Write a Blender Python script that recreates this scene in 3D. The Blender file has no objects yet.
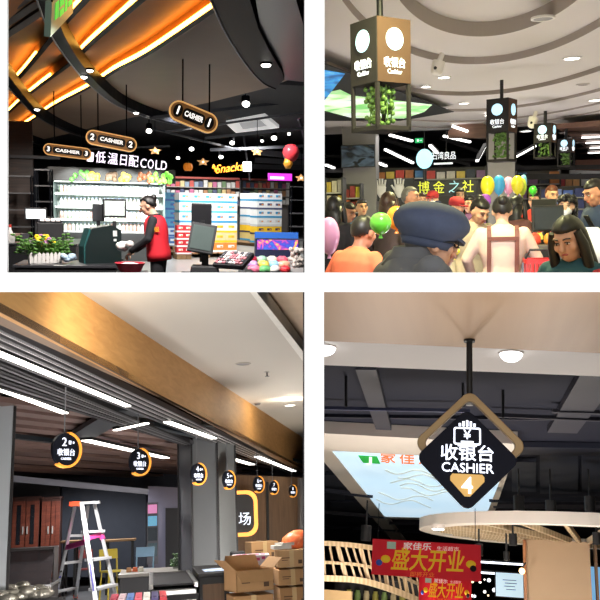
import bpy, bmesh, math, random
from mathutils import Vector, Matrix, Euler
PI = math.pi
rnd = random.Random(7)
SC = bpy.context.scene
COL = SC.collection
F = 800.0                      # focal length in pixels of the 600 x 600 frame
EYE = Vector((0, 0, 1.6))
V = Vector

# ------------------------------------------------------------------ materials
def lin(c):
    if isinstance(c, str):
        c = c.lstrip('#'); c = tuple(int(c[i:i + 2], 16) for i in (0, 2, 4))
    c = tuple(x / 255 for x in c)
    return tuple(x / 12.92 if x <= .04045 else ((x + .055) / 1.055) ** 2.4 for x in c)

MATS = {}
def mat(name, col, rough=.55, metal=0., emit=0., ecol=None, spec=.5, vary=.12, scale=6., bump=0., alpha=1., trans=0., coat=0.):
    if name in MATS: return MATS[name]
    m = bpy.data.materials.new(name); m.use_nodes = True
    nt = m.node_tree; b = nt.nodes['Principled BSDF']; L = nt.links
    c = lin(col)
    tc = nt.nodes.new('ShaderNodeTexCoord')
    nz = nt.nodes.new('ShaderNodeTexNoise'); nz.inputs['Scale'].default_value = scale; nz.inputs['Detail'].default_value = 4
    L.new(tc.outputs['Object'], nz.inputs['Vector'])
    mx = nt.nodes.new('ShaderNodeMix'); mx.data_type = 'RGBA'
    mx.inputs[6].default_value = (*[x * (1 - vary) for x in c], 1)
    mx.inputs[7].default_value = (*[min(1, x * (1 + vary)) for x in c], 1)
    L.new(nz.outputs['Fac'], mx.inputs[0]); L.new(mx.outputs[2], b.inputs['Base Color'])
    b.inputs['Roughness'].default_value = rough; b.inputs['Metallic'].default_value = metal
    b.inputs['Specular IOR Level'].default_value = spec
    b.inputs['Coat Weight'].default_value = coat
    if emit:
        b.inputs['Emission Color'].default_value = (*lin(ecol or col), 1)
        b.inputs['Emission Strength'].default_value = emit
    if alpha < 1: b.inputs['Alpha'].default_value = alpha
    if trans: b.inputs['Transmission Weight'].default_value = trans
    if bump:
        bp = nt.nodes.new('ShaderNodeBump'); bp.inputs['Strength'].default_value = bump; bp.inputs['Distance'].default_value = .02
        L.new(nz.outputs['Fac'], bp.inputs['Height']); L.new(bp.outputs[0], b.inputs['Normal'])
    MATS[name] = m
    return m

def mat_ramp(name, stops, tex='wave', scale=3., dist=4., detail=3., axis='X', rough=.5, stretch=(1, 1, 1), emit=0., bump=0., rot=(0, 0, 0), coat=0., metal=0., interp='LINEAR'):
    """procedural pattern (wood, prints): a wave / noise / voronoi / checker through a colour ramp"""
    if name in MATS: return MATS[name]
    m = bpy.data.materials.new(name); m.use_nodes = True
    nt = m.node_tree; b = nt.nodes['Principled BSDF']; L = nt.links
    tc = nt.nodes.new('ShaderNodeTexCoord'); mp = nt.nodes.new('ShaderNodeMapping')
    mp.inputs['Scale'].default_value = stretch; mp.inputs['Rotation'].default_value = rot
    L.new(tc.outputs['Object'], mp.inputs['Vector'])
    if tex == 'wave':
        t = nt.nodes.new('ShaderNodeTexWave'); t.inputs['Scale'].default_value = scale
        t.inputs['Distortion'].default_value = dist; t.inputs['Detail'].default_value = detail; t.bands_direction = axis
        t.inputs['Detail Scale'].default_value = 1.5
        out = t.outputs['Fac']
    elif tex == 'noise':
        t = nt.nodes.new('ShaderNodeTexNoise'); t.inputs['Scale'].default_value = scale; t.inputs['Detail'].default_value = detail
        t.inputs['Distortion'].default_value = dist; out = t.outputs['Fac']
    else:
        t = nt.nodes.new('ShaderNodeTexVoronoi'); t.inputs['Scale'].default_value = scale
        sp = nt.nodes.new('ShaderNodeSeparateColor'); L.new(t.outputs['Color'], sp.inputs[0]); out = sp.outputs[0]
    L.new(mp.outputs[0], t.inputs['Vector'])
    r = nt.nodes.new('ShaderNodeValToRGB'); r.color_ramp.interpolation = interp
    e = r.color_ramp.elements
    while len(e) > 1: e.remove(e[0])
    e[0].position = stops[0][0]; e[0].color = (*lin(stops[0][1]), 1)
    for p, c in stops[1:]:
        k = e.new(p); k.color = (*lin(c), 1)
    L.new(out, r.inputs[0]); L.new(r.outputs[0], b.inputs['Base Color'])
    b.inputs['Roughness'].default_value = rough; b.inputs['Coat Weight'].default_value = coat; b.inputs['Metallic'].default_value = metal
    if emit:
        L.new(r.outputs[0], b.inputs['Emission Color']); b.inputs['Emission Strength'].default_value = emit
    if bump:
        bp = nt.nodes.new('ShaderNodeBump'); bp.inputs['Strength'].default_value = bump; bp.inputs['Distance'].default_value = .01
        L.new(out, bp.inputs['Height']); L.new(bp.outputs[0], b.inputs['Normal'])
    MATS[name] = m
    return m

def glow(name, col, s):
    return mat(name, col, emit=s, vary=.03, rough=.6)

# ------------------------------------------------------------------ mesh builder
def frame(d):
    d = V(d).normalized()
    a = V((0, 0, 1)) if abs(d.z) < .95 else V((0, 1, 0))
    x = a.cross(d).normalized(); y = d.cross(x)
    return Matrix((x, y, d)).transposed()

def TR(loc=(0, 0, 0), rx=0, ry=0, rz=0, s=None):
    M = Matrix.Translation(V(loc)) @ Euler((rx, ry, rz)).to_matrix().to_4x4()
    if s is not None:
        s = (s, s, s) if not hasattr(s, '__len__') else s
        M = M @ Matrix.Diagonal((*s, 1))
    return M

class MB:
    def __init__(s): s.v = []; s.f = []; s.m = []; s.sm = []; s.mats = []; s.cur = 0
    def use(s, m):
        if m not in s.mats: s.mats.append(m)
        s.cur = s.mats.index(m); return s
    def add(s, vs, fs, M=None, smooth=False):
        b = len(s.v)
        s.v += [tuple(M @ V(p)) if M is not None else tuple(p) for p in vs]
        for f in fs:
            s.f.append(tuple(b + i for i in f)); s.m.append(s.cur); s.sm.append(smooth)
        return s
    def box(s, c, d, M=None, top=1., rz=0, rx=0, ry=0):
        x, y, z = d[0] / 2, d[1] / 2, d[2] / 2; t = top
        p = [(-x, -y, -z), (x, -y, -z), (x, y, -z), (-x, y, -z), (-x * t, -y * t, z), (x * t, -y * t, z), (x * t, y * t, z), (-x * t, y * t, z)]
        T = TR(c, rx, ry, rz); T = M @ T if M is not None else T
        return s.add(p, [(3, 2, 1, 0), (4, 5, 6, 7), (0, 1, 5, 4), (1, 2, 6, 5), (2, 3, 7, 6), (3, 0, 4, 7)], T)
    def hexa(s, p):     # eight corners: bottom loop, top loop
        return s.add(p, [(3, 2, 1, 0), (4, 5, 6, 7), (0, 1, 5, 4), (1, 2, 6, 5), (2, 3, 7, 6), (3, 0, 4, 7)])
    def bar(s, a, b, w, h=None, up=(0, 0, 1)):
        a, b = V(a), V(b); h = w if h is None else h
        d = (b - a).normalized(); u = V(up)
        if abs(d.dot(u)) > .98: u = V((0, 1, 0))
        x = d.cross(u).normalized() * w / 2; z = x.cross(d).normalized() * h / 2
        return s.hexa([a - x - z, a + x - z, b + x - z, b - x - z, a - x + z, a + x + z, b + x + z, b - x + z])
    def cyl(s, a, b, r, r2=None, n=16, smooth=True, caps=True):
        a, b = V(a), V(b); r2 = r if r2 is None else r2; B = frame(b - a)
        vs = []
        for c, rr in ((a, r), (b, r2)):
            for i in range(n):
                t = 2 * PI * i / n; vs.append(c + B @ V((math.cos(t) * rr, math.sin(t) * rr, 0)))
        s.add(vs, [(i, (i + 1) % n, n + (i + 1) % n, n + i) for i in range(n)], smooth=smooth)
        if caps: s.add(vs, [tuple(range(n - 1, -1, -1)), tuple(range(n, 2 * n))])
        return s
    def tube(s, pts, r, n=8, closed=False, caps=True):
        pts = [V(p) for p in pts]; k = len(pts); rr = r if hasattr(r, '__len__') else [r] * k
        vs = []; px = None
        for i, p in enumerate(pts):
            if closed: d = pts[(i + 1) % k] - pts[i - 1]
            else: d = pts[min(i + 1, k - 1)] - pts[max(i - 1, 0)]
            d.normalize()
            if px is None: px = frame(d).col[0]
            x = (px - d * px.dot(d)).normalized(); px = x; y = d.cross(x)
            for j in range(n):
                t = 2 * PI * j / n; vs.append(p + (x * math.cos(t) + y * math.sin(t)) * rr[i])
        fs = []
        for i in range(k if closed else k - 1):
            a, b = i * n, ((i + 1) % k) * n
            fs += [(a + j, a + (j + 1) % n, b + (j + 1) % n, b + j) for j in range(n)]
        s.add(vs, fs, smooth=True)
        if caps and not closed: s.add(vs, [tuple(range(n - 1, -1, -1)), tuple(range((k - 1) * n, k * n))])
        return s
    def loft(s, rings, M=None, n=20, sq=2., caps=True):
        """rings: (z, rx, ry[, cx, cy]) horizontal (super)ellipses"""
        vs = []
        for r in rings:
            z, rx, ry = r[:3]; cx, cy = (r[3], r[4]) if len(r) > 3 else (0, 0)
            for i in range(n):
                t = 2 * PI * i / n; c, q = math.cos(t), math.sin(t)
                vs.append((cx + math.copysign(abs(c) ** (2 / sq), c) * rx, cy + math.copysign(abs(q) ** (2 / sq), q) * ry, z))
        k = len(rings)
        fs = [(i * n + j, i * n + (j + 1) % n, (i + 1) * n + (j + 1) % n, (i + 1) * n + j) for i in range(k - 1) for j in range(n)]
        if caps: fs += [tuple(range(n - 1, -1, -1)), tuple(range((k - 1) * n, k * n))]
        return s.add(vs, fs, M, True)
    def sph(s, c, r, n=16, m=10, M=None):
        r = (r, r, r) if not hasattr(r, '__len__') else r
        vs = [(0, 0, r[2])]
        for i in range(1, m):
            a = PI * i / m
            for j in range(n):
                t = 2 * PI * j / n; vs.append((math.sin(a) * math.cos(t) * r[0], math.sin(a) * math.sin(t) * r[1], math.cos(a) * r[2]))
        vs.append((0, 0, -r[2])); e = len(vs) - 1
        fs = [(0, 1 + j, 1 + (j + 1) % n) for j in range(n)]
        for i in range(m - 2):
            fs += [(1 + i * n + j, 1 + (i + 1) * n + j, 1 + (i + 1) * n + (j + 1) % n, 1 + i * n + (j + 1) % n) for j in range(n)]
        fs += [(e, 1 + (m - 2) * n + (j + 1) % n, 1 + (m - 2) * n + j) for j in range(n)]
        T = Matrix.Translation(V(c)); T = M @ T if M is not None else T
        return s.add(vs, fs, T, True)
    def prism(s, poly, d, M=None, smooth=False, z0=0.):
        """poly in xy (counter-clockwise), extruded from z0 by d"""
        n = len(poly)
        vs = [(x, y, z0) for x, y in poly] + [(x, y, z0 + d) for x, y in poly]
        s.add(vs, [tuple(range(n - 1, -1, -1)), tuple(range(n, 2 * n))], M)
        return s.add(vs, [(i, (i + 1) % n, n + (i + 1) % n, n + i) for i in range(n)], M, smooth)
    def ring(s, outer, inner, d, M=None, z0=0.):
        """frame between two loops of the same point count"""
        n = len(outer)
        vs = [(x, y, z0) for x, y in outer] + [(x, y, z0) for x, y in inner] + [(x, y, z0 + d) for x, y in outer] + [(x, y, z0 + d) for x, y in inner]
        fs = []
        for i in range(n):
            j = (i + 1) % n
            fs += [(i, n + i, n + j, j), (2 * n + i, 2 * n + j, 3 * n + j, 3 * n + i), (i, j, 2 * n + j, 2 * n + i), (n + j, n + i, 3 * n + i, 3 * n + j)]
        return s.add(vs, fs, M)
    def slab(s, pts, d):
        """polygon of 3-D points given thickness vector d"""
        n = len(pts); d = V(d); pts = [V(p) for p in pts]
        vs = pts + [p + d for p in pts]
        return s.add(vs, [tuple(range(n - 1, -1, -1)), tuple(range(n, 2 * n))] + [(i, (i + 1) % n, n + (i + 1) % n, n + i) for i in range(n)])
    def text(s, t, size, M, ext=.004, align='CENTER', width=None, bold=0.):
        me = text_mesh(t, ext / size, align, bold / size)
        vs = [v.co.copy() for v in me.vertices]
        k = size
        if width and vs:
            w = max(v.x for v in vs) - min(v.x for v in vs); kx = width / w if w else k
        else: kx = k
        return s.add([(v.x * kx, v.y * k, v.z * k) for v in vs], [tuple(p.vertices) for p in me.polygons], M)
    def mesh(s, name):
        me = bpy.data.meshes.new(name); me.from_pydata([tuple(p) for p in s.v], [], s.f)
        for m in s.mats: me.materials.append(m)
        me.polygons.foreach_set('material_index', s.m); me.polygons.foreach_set('use_smooth', s.sm)
        bm = bmesh.new(); bm.from_mesh(me); bmesh.ops.recalc_face_normals(bm, faces=bm.faces[:]); bm.to_mesh(me); bm.free()
        me.update(); return me

TXT = {}
def text_mesh(t, ext, align, bold=0.):
    k = (t, round(ext, 4), align, round(bold, 4))
    if k not in TXT:
        cu = bpy.data.curves.new('lettering', 'FONT'); cu.body = t; cu.size = 1; cu.extrude = ext; cu.resolution_u = 3; cu.offset = bold
        cu.align_x = align; cu.align_y = 'CENTER'
        o = bpy.data.objects.new('lettering', cu); COL.objects.link(o)
        dg = bpy.context.evaluated_depsgraph_get(); dg.update()
        TXT[k] = bpy.data.meshes.new_from_object(o.evaluated_get(dg))
        bpy.data.objects.remove(o)
    return TXT[k]

FACE = Matrix(((1, 0, 0, 0), (0, 0, -1, 0), (0, 1, 0, 0), (0, 0, 0, 1)))   # drawn xy -> upright xz, front towards -y

def rrect(w, h, r, n=5):
    p = []
    for cx, cy, a0 in ((w / 2 - r, h / 2 - r, 0), (-w / 2 + r, h / 2 - r, 90), (-w / 2 + r, -h / 2 + r, 180), (w / 2 - r, -h / 2 + r, 270)):
        for i in range(n + 1):
            a = math.radians(a0 + 90 * i / n); p.append((cx + r * math.cos(a), cy + r * math.sin(a)))
    return p
def ell(rx, ry=None, n=32, a0=0., a1=360.):
    ry = rx if ry is None else ry
    full = abs(a1 - a0) >= 359.9; k = n if full else n + 1
    return [(rx * math.cos(math.radians(a0 + (a1 - a0) * i / n)), ry * math.sin(math.radians(a0 + (a1 - a0) * i / n))) for i in range(k)]

def smooth_pts(pts, k=6):
    """Catmull-Rom through the points"""
    pts = [V(p) for p in pts]; out = []
    for i in range(len(pts) - 1):
        a, b, c, d = pts[max(i - 1, 0)], pts[i], pts[i + 1], pts[min(i + 2, len(pts) - 1)]
        for j in range(k):
            t = j / k
            out.append(.5 * (2 * b + (c - a) * t + (2 * a - 5 * b + 4 * c - d) * t * t + (3 * b - a - 3 * c + d) * t ** 3))
    return out + [pts[-1]]

# ------------------------------------------------------------------ rooms
class Room:
    """One shop hall. Room axes: x to the side, y straight into the hall, z up; origin at the viewer's eye."""
    def __init__(s, cx, hy):
        f = V((cx - 300, F, 300 - hy)).normalized()
        up = (V((0, 0, 1)) - f * f.z).normalized(); r = f.cross(up)
        s.B = Matrix((r, f, up)).transposed(); s.M = Matrix.Translation(EYE) @ s.B.to_4x4(); s.I = s.B.transposed()
    def ray(s, px, py):
        v = s.I @ V((px - 300, F, 300 - py)); return v / v.y
    def at(s, px, py, d): return s.ray(px, py) * d
    def atY(s, px, py, Y): return (s.I @ V((px - 300, F, 300 - py))) * (Y / F)     # by distance behind the border wall's plane
    def onz(s, px, py, z):
        v = s.ray(px, py); return v * (z / v.z)
    def onp(s, px, py, p0, n):
        v = s.ray(px, py); n = V(n); return v * (V(p0).dot(n) / v.dot(n))
    def size(s, px, d): return px * d / F     # metres that px pixels span at depth d

def put(o, R, loc=(0, 0, 0), rz=0, rx=0, ry=0):
    L = TR(loc, rx, ry, rz)
    o.matrix_world = (R.M @ L) if R else L
    return o
def tags(o, label=None, cat=None, group=None, kind=None):
    if label: o['label'] = label
    if cat: o['category'] = cat
    if group: o['group'] = group
    if kind: o['kind'] = kind
    return o
def link(name, me):
    o = bpy.data.objects.new(name, me); COL.objects.link(o); return o
def bev(o, w, seg=2):
    if w:
        b = o.modifiers.new('edge', 'BEVEL'); b.width = w; b.segments = seg; b.limit_method = 'ANGLE'; b.angle_limit = .6
    return o
def thing(R, name, label, cat, loc, rz=0, rx=0, ry=0, group=None):
    return tags(put(link(name, None), R, loc, rz, rx, ry), label, cat, group)
def part(name, mb, m, parent, bevel=0., label=None, kind=None):
    if m is not None and not mb.mats: mb.mats = [m]
    o = link(name, mb.mesh(name)); o.parent = parent
    return bev(tags(o, label=label, kind=kind), bevel)
def solo(R, name, mb, m, label, cat, loc=(0, 0, 0), rz=0, rx=0, ry=0, group=None, bevel=0., kind=None):
    if m is not None and not mb.mats: mb.mats = [m]
    return bev(tags(put(link(name, mb.mesh(name)), R, loc, rz, rx, ry), label, cat, group, kind), bevel)
def struct(R, name, mb, m, bevel=0.):
    if m is not None and not mb.mats: mb.mats = [m]
    return bev(tags(put(link(name, mb.mesh(name)), R), kind='structure'), bevel)
def dup(o, R=None, loc=None, rz=0, rx=0, ry=0, label=None, group=None, parent=None, s=None):
    c = o.copy(); COL.objects.link(c)
    if parent is not None: c.parent = parent
    for ch in [x for x in KIDS(o)]: dup(ch, parent=c)
    if loc is not None:
        L = TR(loc, rx, ry, rz, s); c.matrix_world = R.M @ L if R else L
    return tags(c, label, None, group)
def KIDS(o): return list(o.children)
def lamp(R, typ, loc, energy, col=(1, 1, 1), size=.3, aim=None, sy=None, spot=1.2, blend=.5, name='hall_and_fill_lamp'):  # most lamps made here are unseen fill, added for brightness
    if typ == 'AREA': typ, energy, size, spot, blend = 'SPOT', energy * 3.4, .09, 2.75, .55     # area fill turned into a wide spot, no fitting modelled
    l = bpy.data.lights.new(name, typ); l.energy = energy; l.color = col
    if typ == 'AREA':
        l.size = size
        if sy: l.shape = 'RECTANGLE'; l.size_y = sy
    else: l.shadow_soft_size = size
    if typ == 'SPOT': l.spot_size = spot; l.spot_blend = blend
    o = bpy.data.objects.new(name, l); COL.objects.link(o)
    T = Matrix.Translation(V(loc))
    if aim is not None: T = T @ (V(aim) - V(loc)).to_track_quat('-Z', 'Y').to_matrix().to_4x4()
    o.matrix_world = R.M @ T
    return o

R1, R2, R3, R4 = Room(157, 200), Room(462, 205), Room(152, 520), Room(462, 595)

# ------------------------------------------------------------------ camera, world
cam = bpy.data.objects.new('camera', bpy.data.cameras.new('camera')); COL.objects.link(cam)
cam.location = EYE; cam.rotation_euler = (PI / 2, 0, 0)
cam.data.sensor_width = 36; cam.data.lens = 36 * F / 600; cam.data.clip_end = 300; cam.data.clip_start = .05
SC.camera = cam
w = bpy.data.worlds.new('world'); SC.world = w; w.use_nodes = True
bgn = w.node_tree.nodes['Background']; bgn.inputs[0].default_value = (1, 1, 1, 1); bgn.inputs[1].default_value = 1.25
SC.view_settings.view_transform = 'Standard'; SC.view_settings.look = 'None'; SC.view_settings.gamma = 1; SC.view_settings.exposure = 0
SC.view_settings.use_curve_mapping = False
SC.cycles.use_denoising = True; SC.cycles.max_bounces = 6; SC.cycles.sample_clamp_indirect = 4; SC.cycles.caustics_reflective = False; SC.cycles.caustics_refractive = False

# ------------------------------------------------------------------ white wall with four openings, standing in for the borders between four views
WALL_Y = 3.5
def border_wall():
    y0, y1 = WALL_Y + .04, WALL_Y + .06
    X = lambda px, y: (px - 300) / F * y
    Z = lambda py, y: EYE.z + (300 - py) / F * y
    mb = MB()
    # solid strips around the openings; outer reveals sit at the back face, inner ones at the front face
    xs = [(-6., X(8.5, y1)), (X(304.5, y0), X(324.5, y0)), (X(640, y1), 6.)]
    zt, zm0, zm1, zb = Z(-40, y1), Z(272.5, y0), Z(292, y0), Z(640, y1)
    def slabxz(a, b, c, d): mb.box(((a + b) / 2, (y0 + y1) / 2, (c + d) / 2), (b - a, y1 - y0, d - c))
    slabxz(-6, 6, zt, 6); slabxz(-6, 6, -4, zb); slabxz(-6, 6, zm1, zm0)
    slabxz(-6, xs[0][1], zm0, zt); slabxz(xs[1][0], xs[1][1], zm0, zt); slabxz(xs[2][0], 6, zm0, zt)
    slabxz(-6, X(-40, y1), zb, zm1); slabxz(X(304.5, y0), X(324, y0), zb, zm1); slabxz(xs[2][0], 6, zb, zm1)
    struct(None, 'wall_border', mb, mat('white_paint', (250, 250, 250), rough=.8, vary=.005))
    # unseen dark box added to keep world light out of the halls
    sh = MB(); D = 75
    for c, d in (((0, D, 1.6), (60, .2, 60)), ((-30, D / 2, 1.6), (.2, D, 60)), ((30, D / 2, 1.6), (.2, D, 60)), ((0, D / 2, 31.6), (60, D, .2)), ((0, D / 2, -28.4), (60, D, .2))): sh.box(c, d)
    for a, b, c, d in ((-30, -6, -28, 32), (6, 30, -28, 32), (-6, 6, 6, 32), (-6, 6, -28, -4)): sh.box(((a + b) / 2, 3.53, (c + d) / 2), (b - a, .06, d - c))
    struct(None, 'light_blocker', sh, mat('outer_shell', (40, 40, 42), rough=.9))
border_wall()

def side_wall(R, name, px, m, d0, d1, yt, yb, th=.02):
    d0 = 3.58; a, b, c, d = R.atY(px, yb, d0), R.atY(px, yb, d1), R.atY(px, yt, d1), R.atY(px, yt, d0)
    n = (b - a).cross(d - a).normalized() * th
    struct(R, name, MB().slab([a, b, c, d], n), m)
def flat(R, name, pix, z, th, m, extra=()):
    """horizontal plate whose outline runs through the given image points on the level z"""
    pts = [R.onz(*p, z) for p in pix] + [V((*e, z)) for e in extra]
    struct(R, name, MB().slab(pts, (0, 0, th)), m)
SECT = {}
def sect(R, y):
    l, r, hy = SECT[id(R)]
    return R.at(l, hy, y).x, R.at(r, hy, y).x
SECT[id(R1)] = (-60, 309, 130); SECT[id(R2)] = (320, 660, 130); SECT[id(R3)] = (-60, 309, 450); SECT[id(R4)] = (320, 660, 450)
def plate(R, name, y0, y1, z0, z1, th, m):
    """level (or gently sloping) floor or ceiling that fills the hall between its side walls"""
    y0 = max(y0, (3.6 - max(z0, z0 + th, key=lambda q: -q * R.B[1][2]) * R.B[1][2]) / R.B[1][1]); a, b = sect(R, y0); c, d = sect(R, y1)
    struct(R, name, MB().slab([(a, y0, z0), (b, y0, z0), (d, y1, z1), (c, y1, z1)], (0, 0, th)), m)
def back(R, y, z0, z1, m, name='wall_back'):
    a, b = sect(R, y); struct(R, name, MB().box(((a + b) / 2, y + .1, (z0 + z1) / 2), (b - a, .2, z1 - z0)), m)
# ------------------------------------------------------------------ people
def fuse(mb, vox=.012, it=2):
    """join overlapping volumes into one continuous skin"""
    me = mb.mesh('body'); o = bpy.data.objects.new('body', me); COL.objects.link(o)
    m = o.modifiers.new('r', 'REMESH'); m.mode = 'VOXEL'; m.voxel_size = vox; m.use_smooth_shade = True
    sm = o.modifiers.new('s', 'SMOOTH'); sm.factor = .5; sm.iterations = it
    dg = bpy.context.evaluated_depsgraph_get(); dg.update()
    out = bpy.data.meshes.new_from_object(o.evaluated_get(dg)); bpy.data.objects.remove(o)
    for p in out.polygons: p.use_smooth = True
    return out
def fused(name, mb, m, parent, vox=.012, it=2, **k):
    me = fuse(mb, vox, it); me.materials.clear(); me.materials.append(m)
    o = link(name, me); o.parent = parent; return tags(o, **k)
def cap_tube(mb, pts, r):
    pts = [V(p) for p in pts]; r = r if hasattr(r, '__len__') else [r] * len(pts)
    mb.tube(pts, r, 12)
    for p, q in zip(pts, r): mb.sph(p, q, 12, 8)

SKIN = lambda i: mat('skin_%d' % i, ((206, 156, 128), (190, 134, 106), (216, 170, 142))[i], rough=.55, vary=.06, scale=12)
HAIR = lambda n: mat('hair_' + n, dict(black=(20, 17, 17), brown=(58, 36, 26), grey=(96, 94, 94), auburn=(92, 48, 30))[n], rough=.45, vary=.35, scale=60)

def head_mesh(mb, H):
    mb.sph((0, .012, .022), (.076, .098, .1), 20, 14, H); mb.sph((0, -.028, -.045), (.058, .064, .07), 18, 12, H)
    mb.sph((0, -.05, -.082), (.03, .03, .028), 12, 8, H); mb.sph((0, -.075, .04), (.056, .024, .02), 14, 8, H)
    for s in (-1, 1):
        mb.sph((s * .04, -.062, -.018), (.026, .026, .026), 12, 8, H); mb.sph((s * .078, .006, -.006), (.012, .024, .034), 12, 8, H)
    pts = [H @ V(p) for p in ((0, -.09, .024), (0, -.101, .002), (0, -.111, -.018))]; cap_tube(mb, pts, [.0105, .013, .0165])
def hair_shell(mb, H, fn, n=28, m=18, c=(0, .012, .024), R0=(.087, .110, .112)):
    vs = []
    for i in range(m + 1):
        a = PI * i / m
        for j in range(n):
            t = 2 * PI * j / n; d = V((math.sin(a) * math.cos(t), math.sin(a) * math.sin(t), math.cos(a)))
            k = fn(d); vs.append(H @ (V(c) + V((d.x * R0[0], d.y * R0[1], d.z * R0[2])) * k))
    mb.add(vs, [(i * n + j, (i + 1) * n + j, (i + 1) * n + (j + 1) % n, i * n + (j + 1) % n) for i in range(m) for j in range(n)], smooth=True)
def hair_fn(front=.45, low=-.35, back=-.75, vol=1., r=None):
    def fn(d):
        f = -d.y                                  # towards the face
        if f > .25: lim = front
        elif f > -.2: lim = low + (front - low) * max(0, (f + .2) / .45) ** 1.5
        else: lim = back + (low - back) * (1 + (f + .2) / .8)
        if d.z < lim: return .74
        return vol + .03 * math.sin(d.x * 14 + d.y * 9) * math.sin(d.z * 11)
    return fn

def hand(mb, w, d, side, curl=.5, s=1., vox=None):
    """palm, four unequal curled fingers and a thumb; w wrist, d pointing direction"""
    d = V(d).normalized(); u = V((side, 0, 0)); u = (u - d * u.dot(d)).normalized(); nrm = d.cross(u)
    if nrm.z > 0: nrm = -nrm                     # palm side faces down
    P = lambda a, b, c: V(w) + (d * a + u * b + nrm * c) * s
    for i in range(4): cap_tube(mb, [P(.0, .016 * (i - 1.5), 0), P(.085, .021 * (i - 1.5), .004)], [.016 * s, .012 * s])
    for i, L in enumerate((.066, .076, .07, .055)):
        b = .0215 * (i - 1.5); c = curl
        p0 = P(.085, b, .004); p1 = P(.085 + L * .48 * math.cos(c * .7), b * 1.05, .004 + L * .48 * math.sin(c * .7))
        p2 = p1 + (d * math.cos(c * 1.6) + nrm * math.sin(c * 1.6)) * L * .32 * s; p3 = p2 + (d * math.cos(c * 2.3) + nrm * math.sin(c * 2.3)) * L * .26 * s
        cap_tube(mb, [p0, p1, p2, p3], [.0092 * s, .0086 * s, .008 * s, .0072 * s])
    t0 = P(.02, -.03, .006); t1 = P(.052, -.05, .018); t2 = P(.082, -.052, .028); cap_tube(mb, [t0, t1, t2], [.013 * s, .011 * s, .0085 * s])

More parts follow.
